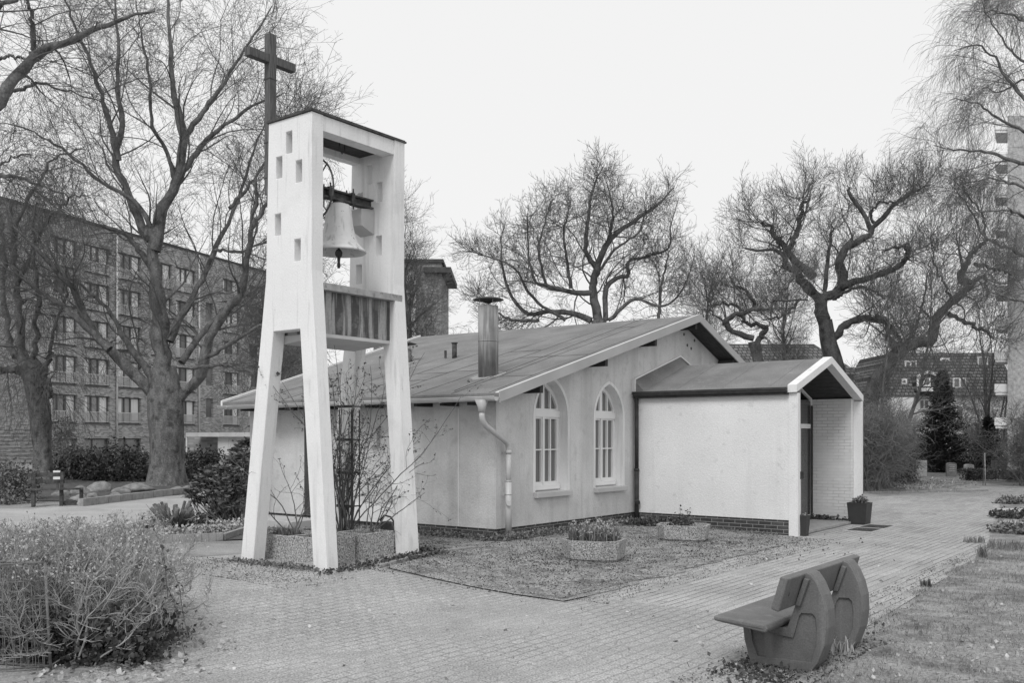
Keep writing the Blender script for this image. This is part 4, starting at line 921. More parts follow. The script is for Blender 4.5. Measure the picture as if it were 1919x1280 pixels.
lean = [([(1637, 715), (1682, 664), (1697, 649), (1746, 637), (1752, 600), (1784, 566), (1821, 536)], .38, .26, 1), ([(1821, 536), (1802, 517), (1812, 490), (1827, 470), (1851, 448)], .24, .12, 1, 39), ([(1776, 585), (1825, 612), (1845, 620), (1862, 636)], .14, .06, 0, 39), ([(1682, 664), (1665, 630), (1660, 600), (1640, 590)], .2, .1, 0), ([(1821, 530), (1843, 520), (1850, 555)], .12, .06, 0, 39), ([(1827, 495), (1870, 505), (1895, 515)], .1, .05, 0, 39),
        ([(1697, 650), (1720, 600), (1735, 540), (1745, 480)], .08, .03, 1), ([(1784, 566), (1770, 530), (1750, 490), (1745, 440)], .08, .03, -1), ([(1850, 450), (1840, 400), (1810, 360), (1800, 330)], .08, .03, 1, 39)]
tree('leaning_tree', 'thick leaning tree with low horizontal bend right of the gnarled oak', 37, (at(1640, 818, 38).x, 38, 0), [(1640, 900, .32), (1626, 830, .29), (1630, 760, .28), (1640, 712, .28)], lean,
     lv((9, .15, 1, 1.0, 2.4, .5, 1.2, 8, .22, .07, .45, .015, 4), (8, .1, 1, .6, 1.4, .4, 1.1, 6, .2, .08, .5, .010, 3), (6, .1, 1, .3, .8, .4, 1.0, 4, .2, .06, .6, .007, 3)), 38.0, mt='bark_dark', lump=.10)
pol = [([(1412, 634), (1379, 622), (1360, 608), (1366, 600), (1390, 585), (1415, 577), (1439, 581), (1448, 565), (1461, 562), (1514, 562)], .17, .05, -1), ([(1420, 640), (1432, 622), (1428, 610), (1400, 605), (1388, 590)], .15, .1, 0), ([(1416, 577), (1409, 555), (1390, 540), (1375, 534), (1367, 517)], .1, .05, 0, 36), ([(1390, 580), (1372, 570), (1334, 570), (1336, 552), (1332, 540)], .08, .04, 0, 36), ([(1450, 565), (1480, 530), (1500, 510)], .06, .03, 1, 36), ([(1360, 606), (1340, 590), (1325, 560), (1320, 520)], .06, .03, 0, 36)]
tree('pollard_tree', 'small twisted dark tree rising just behind the chapel gable', 41, (at(1420, 818, 36).x, 36, 0), [(1424, 900, .22), (1424, 760, .2), (1420, 680, .19), (1413, 640, .22)], pol,
     lv((9, .2, 1, .8, 2.6, .3, 1.1, 8, .2, .13, .4, .012, 4), (8, .1, 1, .5, 1.3, .4, 1.0, 6, .2, .12, .5, .008, 3), (5, .1, 1, .25, .6, .4, 1.0, 4, .2, .1, .6, .006, 3)), 36.0, mt='bark_dark', lump=.12)
# birch hanging in from the right edge
bir = [([(2000, 335), (1960, 320), (1919, 308), (1862, 289), (1825, 282), (1787, 281), (1750, 272)], .10, .02, 0), ([(2000, 290), (1950, 230), (1919, 187), (1885, 142), (1862, 105), (1825, 86), (1787, 95)], .09, .02, 1), ([(1990, 120), (1950, 60), (1919, 38), (1870, 22), (1830, 20)], .07, .02, -1), ([(2000, 300), (1950, 262), (1919, 244), (1862, 214), (1825, 190), (1780, 187)], .08, .02, -1),
       ([(2000, 560), (1960, 510), (1919, 480), (1880, 462), (1844, 442), (1815, 385), (1780, 345)], .09, .02, 1), ([(2000, 420), (1960, 380), (1919, 352), (1880, 340), (1850, 335), (1800, 345)], .08, .02, 0), ([(2000, 500), (1950, 440), (1910, 400), (1870, 395), (1820, 400)], .08, .02, -2), ([(2000, 80), (1970, 10), (1930, -40), (1890, -40)], .07, .02, 0), ([(2000, 180), (1950, 130), (1905, 105), (1870, 60), (1840, 0)], .07, .02, 1), ([(2000, 620), (1950, 580), (1900, 560), (1850, 545)], .07, .02, 1), ([(2000, 200), (1960, 190), (1919, 150), (1880, 170), (1840, 165)], .06, .02, 2)]
tree('birch_tree', 'birch reaching in from the right edge with long drooping fine twigs', 52, (at(2010, 818, 26).x, 26, 0), [(2010, 960, .25), (2008, 700, .22), (2002, 450, .18), (2000, 100, .1)], bir,
     lv((8, .3, 1, .9, 2.0, .4, 1.1, 8, .14, -.02, .5, .009, 4), (8, .1, 1, .5, 1.2, .4, 1.1, 7, .1, -.14, .5, .005, 3), (7, .1, 1, .4, 1.0, .3, .9, 6, .07, -.22, .6, .0035, 3)), 26.0)

def wild(name, label, seed, x, ybase, Y, height, spread, nlimb, levels, r=.12, mt='bark', mc='twig', group=None, stems=1, upang=(.1, .7), cat='tree', leanx=0.0, bare=0.3):
    """free-standing tree or shrub grown from its base"""
    rng = np.random.default_rng(seed); b = at(x, ybase, Y); b.z = float(G(b.x, b.y))
    t = thing(name, b, label, cat, group); base = np.array(b)
    tr = Twigs(); tw = Twigs(); SP, SR = [], []
    for s in range(stems):
        d = norm(np.array([rng.normal()*(.10 if stems == 1 else .35)+leanx, rng.normal()*(.1 if stems == 1 else .3), 1.0])); n = 12
        p = base+np.array([rng.normal(), rng.normal(), 0])*(0 if stems == 1 else r*2.5); pts = [p-np.array([0, 0, .1])]; h = height*rng.uniform(.75, 1.0)
        for i in range(n-1): d = norm(d+rng.normal(size=3)*.09+np.array([0, 0, .04])); pts.append(pts[-1]+d*h/(n-1))
        SP.append(np.array(pts)); SR.append(np.linspace(r*rng.uniform(.8, 1.1), r*.15, n))
    SP = np.array(SP); SR = np.array(SR); tr.add(SP, SR, 8); tr.build('trunk', M[mt], t)
    P, Q = spawn(rng, SP, SR, nlimb, bare, 1.0, (spread*.5, spread), upang, 9, .12, (0, 0, .06), .5, .008)
    tw.add(P, Q, 5); spawn_levels(rng, tw, P, Q, [dict(l) for l in levels]); tw.build('crown', M[mc], t); return t
fine = lv((8, .1, 1, .9, 2.0, .4, 1.0, 6, .16, .05, .55, .009, 3), (7, .1, 1, .4, 1.0, .4, 1.0, 4, .18, .04, .6, .007, 3), (2, .2, 1, .2, .5, .4, .9, 3, .2, 0, .8, .006, 3))
wild('bare_tree', 'slender leafless tree showing through the bell tower opening and over its right shoulder', 61, 745, 818, 40, 11.0, 4.6, 22, fine, .22)
wild('bare_tree', 'leafless tree between the bell tower and the round metal flue', 62, 820, 818, 44, 9.2, 3.6, 20, fine, .2)
wild('bare_tree', 'low leafless tree just left of the broad rounded crown, beyond the roof', 63, 905, 818, 52, 9.0, 3.6, 16, fine, .2)
wild('bare_tree', 'leafless tree filling the gap between the rounded crown and the gnarled oak', 64, 1330, 818, 50, 10.0, 4.2, 20, fine, .2)
wild('bare_tree', 'leafless tree behind the gnarled oak, over the tiled roof', 65, 1500, 818, 55, 12.5, 5.0, 24, fine, .22)
wild('bare_tree', 'leafless tree standing behind the leaning tree', 66, 1725, 818, 75, 14.0, 5.0, 18, fine[:2], .2)
wild('bare_tree', 'leafless tree seen between the left legs of the bell tower', 67, 540, 818, 42, 8.5, 3.4, 18, fine, .2)
wild('bare_tree', 'leafless tree with fanning stems before the pebbledash high-rise', 68, 1850, 870, 50, 11.5, 3.0, 7, fine[:1], .07, stems=9, bare=.3, mt='twig')
wild('young_tree', 'thin straight young tree in the thicket right of the porch', 69, 1642, 905, 33, 7.4, 1.8, 12, fine[:2], .085, bare=.35, upang=(.3, .9))
wild('young_tree', 'slanting young tree in the thicket, its tip over the mansard house', 70, 1668, 905, 35, 8.0, 2.2, 12, fine[:2], .10, bare=.35, leanx=.25)

# ================================================================== PLANTS
def hedge_leaves(name, label, seed, boxes, n, size, m, cat='hedge', base=None, group=None, elong=1.6, clump=.12, nclump=None, stems=None, kind=None, parent=None):
    """leafy mass through a set of ellipsoids (centre, radii): clumps of leaves near the outside, fewer inside"""
    rng = np.random.default_rng(seed); vols = np.array([r[0]*r[1]*r[2] for c, r in boxes])**.67; pr = vols/vols.sum()
    nc = nclump or n//14; Cc = []
    for _ in range(nc):
        c, r = boxes[rng.choice(len(boxes), p=pr)]
        d = norm(rng.normal(size=3)); rad = 1-abs(rng.normal())*.22; rad = max(rad, .2)*(1+.10*math.sin(5*d[0]+seed)*math.cos(4*d[1]))
        p = np.array(c)+d*np.array(r)*rad; g = float(G(p[0], p[1]))
        if p[2] < g+.02: p[2] = g+.02+rng.random()*.1
        Cc.append(p)
    Cc = np.array(Cc); L = Cc[rng.integers(0, nc, n)]+rng.normal(size=(n, 3))*clump
    L[:, 2] = np.maximum(L[:, 2], G(L[:, 0], L[:, 1])+.015)
    V, Q = leaf_quads(rng, L, size, elong, droop=.2)
    t = thing(name, (boxes[0][0][0], boxes[0][0][1], float(G(boxes[0][0][0], boxes[0][0][1]))), label, cat, group)
    np_mesh('foliage', V, Q, m, t)
    tw = Twigs(); k = max(30, nc//6); b = []
    for i in range(k):
        e = Cc[rng.integers(0, nc)]; c, r = boxes[rng.integers(0, len(boxes))]
        e0 = np.array([e[0]*.5+c[0]*.5+rng.normal()*.08, e[1]*.5+c[1]*.5+rng.normal()*.08, float(G(c[0], c[1]))-.02])
        md = (e+e0)/2+rng.normal(size=3)*.08; b.append(spline([e0, md, e], 7))
    b = np.array(b); tw.add(b, np.repeat(np.linspace(.014, .004, 7)[None], k, 0)*max(1, size/.05), 4)
    tw.build('stems', M['twig'], t)
    return t
def E3(x, y, Y, rx, ry, rz):
    c = at(x, y, Y); return ((c.x, c.y, c.z), (rx, ry, rz))
def PXM(Y): return FPX/Y
# dark laurel hedge before the apartment block
Yh = 40.0
hedge_leaves('laurel_hedge', 'dark glossy evergreen hedge along the stones between the two old trunks', 101, [E3(128, 885, Yh, 1.0, .8, .9), E3(170, 882, Yh, 1.1, .8, .9), E3(215, 880, Yh-1, 1.2, .8, .95), E3(255, 885, Yh-1.5, .9, .8, .85), E3(285, 888, Yh-2, .6, .6, .7)], 9000, .085, M['leaf_dark'], clump=.16)
hedge_leaves('evergreen_shrub', 'dark evergreen shrub just right of the great beech trunk', 102, [E3(372, 880, 39, .8, .7, .85), E3(398, 882, 39, .6, .6, .8), E3(358, 890, 38, .4, .5, .6)], 4000, .075, M['leaf_dark'], cat='shrub', clump=.14)
hedge_leaves('leafy_shrub', 'mid-toned leafy shrub at the far left edge beside the slatted bench', 103, [E3(10, 905, 27, .9, .8, .55), E3(35, 900, 27, .4, .6, .5), E3(-30, 910, 27, 1.0, .8, .7), E3(20, 935, 25.5, .6, .6, .25)], 5000, .055, M['leaf_mid'], cat='shrub')
hedge_leaves('tall_bush', 'small leafy bush against the brick wall left of the laurel hedge', 104, [E3(112, 835, 47, .8, .8, 1.1), E3(120, 800, 47, .5, .5, .6)], 1800, .07, M['leaf_mid'], cat='bush')
# rhododendron by the tower
def rhodo(name, label, seed, spots, base, nwh, size, m, cat='shrub'):
    rng = np.random.default_rng(seed); t = thing(name, base, label, cat); CC, DD = [], []; tips = []
    for i in range(nwh):
        c, r = spots[rng.integers(0, len(spots))]; d = norm(rng.normal(size=3)+np.array([0, 0, .25])); p = np.array(c)+d*np.array(r)*(1-abs(rng.normal())*.2); p[2] = max(p[2], float(G(p[0], p[1]))+.1); tips.append(p)
        k = rng.integers(7, 11); a0 = rng.random()*6
        for j in range(k):
            a = a0+j*2*math.pi/k; CC.append(p); DD.append(np.array([math.cos(a), math.sin(a), rng.uniform(-.35, .35)])+d*.35)
    V, Q = leaf_quads(rng, np.array(CC), size, 2.6, D=norm(np.array(DD)), jitter=.25, fold=.1)
    np_mesh('foliage', V, Q, m, t)
    b = []
    for p in tips:
        if rng.random() < .5:
            e0 = np.array(base)+rng.normal(size=3)*np.array([.12, .12, 0]); md = e0*.4+p*.6+rng.normal(size=3)*.06-np.array([0, 0, .12]); b.append(spline([e0, md, p], 8))
    tw = Twigs(); tw.add(np.array(b), np.repeat(np.linspace(.022, .006, 8)[None], len(b), 0), 6); tw.build('stems', M['bark'], t)
rb = gp(428, 985)
rhodo('rhododendron', 'leggy rhododendron with glossy whorled leaves left of the bell tower legs', 105, [E3(410, 895, rb.y, .40, .4, .25), E3(385, 920, rb.y, .35, .35, .25), E3(440, 880, rb.y+.3, .35, .35, .3), E3(425, 930, rb.y-.2, .4, .4, .30), E3(455, 860, rb.y+.6, .25, .3, .3)], rb, 230, .055, M['leaf_rh'])
rb2 = gp(478, 975); rhodo('dark_shrub', 'dark upright shrub tight behind the left tower leg', 106, [E3(462, 855, rb2.y+1.5, .25, .3, .4), E3(460, 900, rb2.y+1.5, .3, .3, .4), E3(455, 950, rb2.y+1, .3, .3, .3)], rb2, 260, .05, M['leaf_dark'])
# pruned stump
sp = gp(325, 990); st = thing('pruned_stump', sp, 'pruned shrub stump with short sawn stubs in the planting bed', 'stump')
rng = np.random.default_rng(3); tw = Twigs(); mb = MB()
for i in range(26):
    a = rng.random()*6.28; tl = rng.uniform(.2, 1.0); d = Vector((math.cos(a)*tl, math.sin(a)*tl, 1)).normalized(); L = rng.uniform(.3, .62); r = rng.uniform(.028, .055)
    p0 = sp+Vector((math.cos(a)*.12, math.sin(a)*.12, 0)); mb.tube([p0, p0+d*L*.5+Vector((0, 0, .02)), p0+d*L], [r*1.2, r, r*.85], 8)
mb.build('stubs', M['bark'], st)
for i in range(16):
    a = rng.random()*6.28; p0 = np.array(sp)+np.array([math.cos(a)*.15, math.sin(a)*.15, .2]); e = p0+np.array([math.cos(a)*.5, math.sin(a)*.5, rng.uniform(.0, .35)]); tw.add(spline([p0, (p0+e)/2+rng.normal(size=3)*.05, e], 6), np.linspace(.009, .003, 6), 4)
tw.build('shoots', M['twig_pale'], st)
# border rocks
rr_ = random.Random(7)
rock_bm = None
def rock(x, y, wpx, h, seed, label):
    c = gp(x, y); Y = c.y; w_ = wpx/PXM(Y)/2
    bm = bmesh.new(); bmesh.ops.create_icosphere(bm, subdivisions=3, radius=1.0)
    from mathutils import noise as nz
    for v in bm.verts:
        n = nz.noise(v.co*1.1+Vector((seed*3.7, 0, 0)))*.45+nz.noise(v.co*3+Vector((0, seed, 0)))*.12; v.co *= 1+n; v.co.x *= w_; v.co.y *= w_*.7; v.co.z *= h*.6; v.co.z += h*.12
    for f in bm.faces: f.smooth = True
    me = bpy.data.meshes.new('border_rock'); bm.to_mesh(me); bm.free(); o = link_mesh('border_rock', me, M['stone']); o.location = c
    tagp(o, label, 'rock', 'field stones edging the raised bed')
rocks = [(115, 930, 34, .28), (150, 925, 40, .32), (148, 942, 30, .3), (172, 935, 26, .25), (185, 922, 48, .42), (212, 934, 30, .22), (228, 925, 34, .25), (262, 922, 70, .34), (300, 928, 30, .2), (330, 922, 26, .22), (350, 918, 22, .18), (130, 947, 28, .22), (245, 933, 26, .16)]
for i, (x, y, w_, h) in enumerate(rocks):
    near = ['leftmost', 'left', 'pale front', 'small', 'tallest rounded', 'low', 'middling', 'long flat-topped', 'low', 'small', 'rightmost', 'lower left', 'small sunken'][i]
    where = ['beside the mottled trunk', 'behind the slatted bench', 'right of the slatted bench', 'second from the tall one', 'at the middle left of the border', 'right of the tallest stone', 'before the laurel hedge', 'before the laurel hedge end', 'left of the beech trunk foot', 'under the beech trunk', 'right of the beech trunk', 'next to the bench seat', 'in front of the long stone'][i]
    rock(x, y, w_, h, i+1, f'{near} field stone {where}')
# small white sign behind the stones
c = gp(106, 925); sg = thing('plot_sign', c, 'small white board on a post behind the border stones', 'sign')
mb = MB(); mb.box((c.x-.11, c.y, .35), (c.x+.11, c.y+.03, .72)); mb.build('board', M['trim'], sg); mb = MB(); mb.box((c.x-.03, c.y+.032, -.05), (c.x+.03, c.y+.07, .7)); mb.build('post', M['oldwood'], sg)
# slatted bench at the left
c = gp(75, 950); bn = thing('slatted_bench', c, 'dark slatted wooden bench on the far left path', 'bench', None)
def B2(l, d, z): # along length, depth, height
    ax = Vector((.93, .37, 0)).normalized(); ay = Vector((-.37, .93, 0)); return c+ax*l+ay*d+Vector((0, 0, z))
for d, z in ((.20, .42), (.06, .42), (-.08, .42)): mb = MB(); mb.box((-.25, d-.06, z), (1.0, d+.05, z+.04), B2); mb.build('seat_slat', M['bark_dark'], bn)
mb = MB(); mb.box((-.3, .26, .75), (.55, .30, .86), B2); mb.build('back_slat', M['bark_dark'], bn); mb = MB(); mb.box((-.3, .25, .58), (.55, .29, .68), B2); mb.build('back_slat', M['bark_dark'], bn)
for l in (-.2, .45, .92):
    mb = MB(); mb.box((l, -.08, -.05), (l+.08, .0, .42), B2); mb.build('leg', M['bark_dark'], bn)
    mb = MB(); mb.box((l, .2, -.05), (l+.08, .26, .88 if l < .9 else .42), B2); mb.build('leg', M['bark_dark'], bn)

# near clipped hedge of bare twigs with ivy at its foot
rng = np.random.default_rng(77)
hg = thing('twiggy_hedge', (-4.4, 8.7, -.12), 'clipped winter hedge of bare pale twigs in the left foreground', 'hedge')
SP, SR = [], []
for i in range(760):
    y = rng.uniform(7.9, 9.9); xr_ = -3.22-.10*(y-8)**2; x = xr_-abs(rng.random())**1.0*(3.6 if rng.random() > .45 else 1.0)
    b = np.array([x-.25, y, -.14]); h = rng.uniform(.75, 1.0)*(1 if x < -3.3 else .92); n = 9; d = norm(np.array([rng.normal()*.3+(.12 if x > -3.6 else 0), rng.normal()*.25, 1.0])); pts = [b]
    for k in range(n-1): d = norm(d+rng.normal(size=3)*.22+np.array([0, 0, .05])); pts.append(pts[-1]+d*h*1.15/(n-1))
    pts = np.array(pts); SP.append(pts); SR.append(np.linspace(rng.uniform(.006, .016), .004, n))
SP = np.array(SP); SR = np.array(SR)
def clampz(P, top=1.08):
    P[..., 0] = np.where(P[..., 0] > -2.92+.12*(P[..., 2]-.5), -2.92+.12*(P[..., 2]-.5)-(P[..., 0]+2.92)*.3, P[..., 0])
    hi = top+.03*np.sin(P[..., 0]*3)+.02*np.sin(P[..., 1]*7); P[..., 2] = np.where(P[..., 2] > hi, hi-(P[..., 2]-hi)*.25, P[..., 2]); return P
tw = Twigs(); tw.add(clampz(SP), SR, 6)
P1, R1 = spawn(rng, SP, SR, 11, .25, 1.0, (.18, .42), (.4, 1.1), 6, .22, (0, 0, .12), .6, .0026); P1 = clampz(P1, .98); tw.add(P1, R1, 4)
P2, R2 = spawn(rng, P1, R1, 7, .2, 1.0, (.06, .2), (.4, 1.1), 4, .2, (0, 0, .2), .7, .0016); P2 = clampz(P2, 1.0); tw.add(P2, R2, 3)
tw.build('stems', M['twig_pale'], hg)
up = P2[:, -1]; sel = up[(up[:, 2] > .62)]; sel = sel[rng.random(len(sel)) < .9]
V, Q = leaf_quads(rng, sel, .016, 1.7, D=norm(rng.normal(size=sel.shape)+np.array([0, 0, .9]))); np_mesh('buds', V, Q, M['leaf_pale'], hg)
iv = thing('ivy', (-3.3, 8.0, -.12), 'dark ivy and ferns climbing the foot and corner of the twiggy hedge', 'ivy')
n = 4200; L = np.stack([-3.05-np.abs(rng.normal(size=n))*.9, 8.0+np.abs(rng.normal(size=n))*.5-.15, np.abs(rng.normal(size=n))*.26-.08], 1)
k = rng.integers(0, 900, n); CL = np.stack([-3.0-np.abs(rng.normal(size=900))*.9, 7.85+np.abs(rng.normal(size=900))*.45, -.1+np.abs(rng.normal(size=900))*.17], 1); L = CL[k]+rng.normal(size=(n, 3))*.05; L[:, 2] = np.maximum(L[:, 2], -.10)
V, Q = leaf_quads(rng, L, .042, 1.15, jitter=.45, fold=.12); np_mesh('foliage', V, Q, M['leaf_dark'], iv)
tr = Twigs(); cs = []
for (px, py, dx) in ((332, 1085, 20), (325, 1120, 22), (300, 1010, 14)):
    p0 = at(px-18, py-30, 8.1); p3 = at(px+dx, py+110, 7.9); p1 = at(px+2, py+10, 7.9); p2 = at(px+10, py+60, 7.9); cs.append(spline([p0, p1, p2, p3], 10))
cs = np.array(cs); tr.add(cs, np.full((len(cs), 10), .004), 4); tr.build('vines', M['twig'], iv)
L = cs.reshape(-1, 3).repeat(3, 0)+rng.normal(size=(len(cs)*30, 3))*.015; V, Q = leaf_quads(rng, L, .03, 1.2); np_mesh('vine_leaves', V, Q, M['leaf_dark'], iv)
# ferns (pinnate fronds at the foot)
fr = thing('fern', (-3.0, 7.5, -.12), 'small pale fern fronds at the foot of the ivy', 'fern')
Cc, Dd, rach = [], [], []
for i in range(12):
    px, py = rng.uniform(150, 290), rng.uniform(1215, 1265); b = gp(px, py); a = rng.uniform(-.3, 1.2)-1.2; ln = rng.uniform(.2, .32); d = np.array([math.cos(a), math.sin(a)*.8, .35]); pts = [np.array(b)+np.array([0, 0, .03])]
    for k in range(9): pts.append(pts[-1]+norm(d)*ln/9); d = d+np.array([0, 0, -.09])
    pts = np.array(pts); rach.append(pts); s = norm(np.cross(d, [0, 0, 1]))
    for k in range(1, 10):
        for sg_ in (-1, 1):
            for q in range(3): f = (q+1)/3*.08*(1-k/11)+.012; Cc.append(pts[k]+s*sg_*f*.6); Dd.append(s*sg_+norm(d)*.5)
V, Q = leaf_quads(rng, np.array(Cc), .018, 1.8, D=norm(np.array(Dd)), fold=.05); np_mesh('fronds', V, Q, M['leaf_mid'], fr)
# low wire fence corner
fx = thing('wire_fence', gp(105, 1245), 'low rusty wire mesh fence corner in front of the twiggy hedge', 'fence')
pc = gp(108, 1249); pc.y -= .12; zt = at(88, 1055, pc.y).z
pA = Vector((pc.x-2.2, pc.y-.8, pc.z)); pB = Vector((pc.x-2.3, pc.y+.45, pc.z))
top = Vector((at(84, 1055, pc.y).x, pc.y, zt))
mb = MB(); mb.tube([pc, top], .012, 8); mb.build('post', M['wire'], fx)
for e in (pA, pB):
    mb = MB(); et = e+Vector((-.1, 0, top.z-pc.z-.02)); mb.tube([top, top.lerp(et, .5)+Vector((0, 0, .006)), et], .009, 6); mb.tube([pc+Vector((0, 0, .03)), e+Vector((0, 0, .03))], .008, 6)
    nv = 44; nh = 6
    for i in range(1, nv):
        f = i/nv; mb.tube([pc.lerp(e, f)+Vector((0, 0, .02)), top.lerp(et, f)], .0036, 4, caps=False)
    for j in range(1, nh): f = j/nh; mb.tube([pc.lerp(top, f), e.lerp(et, f)], .004, 4, caps=False)
    mb.build('mesh_panel', M['wire'], fx)

# ivy/ground-cover border left of the tower
def cover(name, label, seed, pts, n, size, m, h=.06, wdt=.2, kind='stuff', elong=1.3):
    rng = np.random.default_rng(seed); P = np.array([[p[0], p[1]] for p in pts]); k = len(P)-1
    t = rng.random(n)*k; i = t.astype(int); f = (t-i)[:, None]; c = P[i]*(1-f)+P[i+1]*f+rng.normal(size=(n, 2))*wdt
    z = G(c[:, 0], c[:, 1])+np.abs(rng.normal(size=n))*h+.02; L = np.column_stack([c, z])
    V, Q = leaf_quads(rng, L, size, elong, fold=.15); o = np_mesh(name, V, Q, m); o['kind'] = kind; 
    if label: o['label'] = label
    return o
cover('ivy_border', 'pale variegated ivy edging', 1, [gp(280, 1008), gp(350, 1005), gp(400, 998), gp(455, 990)], 2600, .04, M['leaf_pale'], .07, .12)
cover('ivy_border', 'dark ground cover in the bed', 2, [gp(300, 975), gp(380, 985), gp(450, 968)], 1500, .05, M['leaf_mid'], .07, .25)
cover('ground_cover', None, 3, [ab(-5.0, -.25), ab(-2, -.25), ab(0.1, -.2), ab(.25, .5), ab(.25, 2.5), ab(.3, 4.4)], 4200, .035, M['leaf_mid'], .05, .09)
cover('ground_cover', None, 4, [ab(.55, 3.9), ab(.9, 4.3), ab(.5, 4.4)], 900, .05, M['leaf_dark'], .05, .16)
cover('ground_cover', None, 5, [ab(.3, 4.66), ab(3.2, 4.62)], 500, .03, M['leaf_mid'], .02, .05)
cover('ground_cover', None, 6, [ab(.75, -4.6), ab(.7, -3.2), ab(.75, -2.4), ab(0, -2.3)], 1500, .03, M['leaf_dark'], .02, .09)
cover('ground_cover', None, 7, [ab(.5, -4.45), ab(-1.3, -4.5)], 900, .028, M['leaf_mid'], .015, .10)
cover('dead_leaves', None, 8, [ab(-2, -6), ab(3, -6), ab(6.5, -5), ab(6, 2)], 160, .035, M['litter'], .004, 1.4)
cover('dead_leaves', None, 9, [ab(7.3, -7), ab(7.2, -5.4), ab(7.0, -5.9), ab(7.3, -3)], 420, .035, M['darklitter'], .01, .16)
cover('dead_leaves', None, 10, [ab(8.0, -6), ab(9.5, -3), ab(9, 2)], 900, .03, M['litter'], .03, .9)
cover('dead_leaves', None, 11, [ab(.6, -1.5), ab(3.5, 2), ab(3.8, 4)], 300, .03, M['darklitter'], .004, .8)
cover('dead_leaves', None, 12, [gp(60, 1275), gp(330, 1265), gp(330, 1180)], 260, .04, M['litter'], .01, .25)

# ================================================================== PLANTERS
def oct_planter(name, base, L, D, H, rot, label, group, soil=True, flat=False):
    t = thing(name, base, label, 'planter', group); t_b = Vector(base)
    cr, sr = math.cos(rot), math.sin(rot)
    def Fp(x, y, z): return t_b+Vector((x*cr-y*sr, x*sr+y*cr, z))
    ch = .22*D
    def loop(s, z): 
        l, d, c = L/2*s, D/2*s, ch*s; return [Fp(x, y, z) for x, y in ((-l+c, -d), (l-c, -d), (l, -d+c), (l, d-c), (l-c, d), (-l+c, d), (-l, d-c), (-l, -d+c))]
    mb = MB(); mb.loft(loop(.80, -.02), loop(.84, .05)); mb.loft(loop(.90, .05), loop(1.0, H), capB=False); mb.loft(loop(1.0, H), loop(.88, H), False, False); mb.loft(loop(.88, H), loop(.86, H-.07), False, False)
    mb.build('shell', M['aggregate'], t); mb = MB(); mb.add(loop(.865, H-.05), [tuple(range(8))]); mb.build('soil', M['soil'], t); return Fp
aV = math.atan2(VV[1], VV[0]); aU = math.atan2(MU[1], MU[0])
pA_ = gp(1117, 1056)+Vector((0, .33, 0)); FA = oct_planter('planter', (pA_.x, pA_.y, -.10), .92, .78, .33, aU+.25, 'octagonal exposed-aggregate planter full of spring bulbs on the gravel', 'octagonal concrete planters')
pB_ = gp(1287, 1018)+Vector((0, .33, 0)); FB_ = oct_planter('planter', (pB_.x, pB_.y, -.09), .92, .72, .30, aU+.3, 'octagonal exposed-aggregate planter with one low shrub by the porch wall', 'octagonal concrete planters')
rng = np.random.default_rng(9)
def blades(name, label, cat, Fp, n, rx, ry, z0, hmin, hmax, lean, wd, m, heads=0, hm=None):
    t = thing(name, Fp(0, 0, z0), label, cat); V, Q = [], []
    for i in range(n):
        a = rng.random()*6.28; r = math.sqrt(rng.random()); b = np.array(Fp(math.cos(a)*r*rx, math.sin(a)*r*ry, z0)); h = rng.uniform(hmin, hmax); a2 = rng.random()*6.28; ln = rng.uniform(0, lean)
        s = np.array([-math.sin(a2), math.cos(a2), 0])*wd; o = np.array([math.cos(a2), math.sin(a2), 0])
        p = [b, b+o*ln*h*.3+np.array([0, 0, h*.6]), b+o*ln*h+np.array([0, 0, h*(1-.25*ln)])]
        k = len(V); V += [p[0]-s, p[0]+s, p[1]+s*.9, p[1]-s*.9, p[2]+s*.15, p[2]-s*.15]; Q += [(k, k+1, k+2, k+3), (k+3, k+2, k+4, k+5)]
    np_mesh('leaves', np.array(V), np.array(Q), m, t)
    if heads:
        C_ = []
        for i in range(heads):
            a = rng.random()*6.28; r = math.sqrt(rng.random()); b = np.array(Fp(math.cos(a)*r*rx, math.sin(a)*r*ry, z0)); b[2] += rng.uniform(hmin, hmax)*1.02
            for q in range(7): C_.append(b+rng.normal(size=3)*.008)
        V, Q = leaf_quads(rng, np.array(C_), .022, 1.2); np_mesh('flowers', V, Q, hm, t)
    return t
blades('spring_bulbs', 'clump of spring bulbs with strap leaves and pale flower heads in the nearer octagonal planter', 'plant', FA, 520, .40, .32, .27, .12, .34, .7, .007, M['leaf_mid'], 55, M['leaf_pale'])
def small_shrub(name, label, Fp, z0, r, n, size, m, dx=0, dy=0, nst=14, cat='plant'):
    t = thing(name, Fp(dx, dy, z0), label, cat); c = np.array(Fp(dx, dy, z0)); tw = Twigs(); CC = []; b = []
    for i in range(nst):
        d = norm(rng.normal(size=3)*np.array([1, 1, .4])+np.array([0, 0, .8])); e = c+d*r*rng.uniform(.6, 1.1); pts = spline([c, (c+e)/2+rng.normal(size=3)*r*.1, e], 6); b.append(pts)
        for q in range(n//nst): CC.append(pts[rng.integers(2, 6)]+rng.normal(size=3)*r*.12)
    tw.add(np.array(b), np.repeat(np.linspace(.006, .002, 6)[None], len(b), 0), 4); tw.build('stems', M['twig'], t)
    V, Q = leaf_quads(rng, np.array(CC), size, 1.8); np_mesh('foliage', V, Q, m, t); return t
small_shrub('leafy_sprigs', 'loose pale-leaved sprigs standing above the bulbs in the nearer octagonal planter', FA, .27, .36, 900, .020, M['leaf_pale'], .05, .05, 30)
small_shrub('small_shrub', 'low spreading shrub in the octagonal planter by the porch wall', FB_, .25, .30, 500, .028, M['leaf_dark'], -.05, 0)
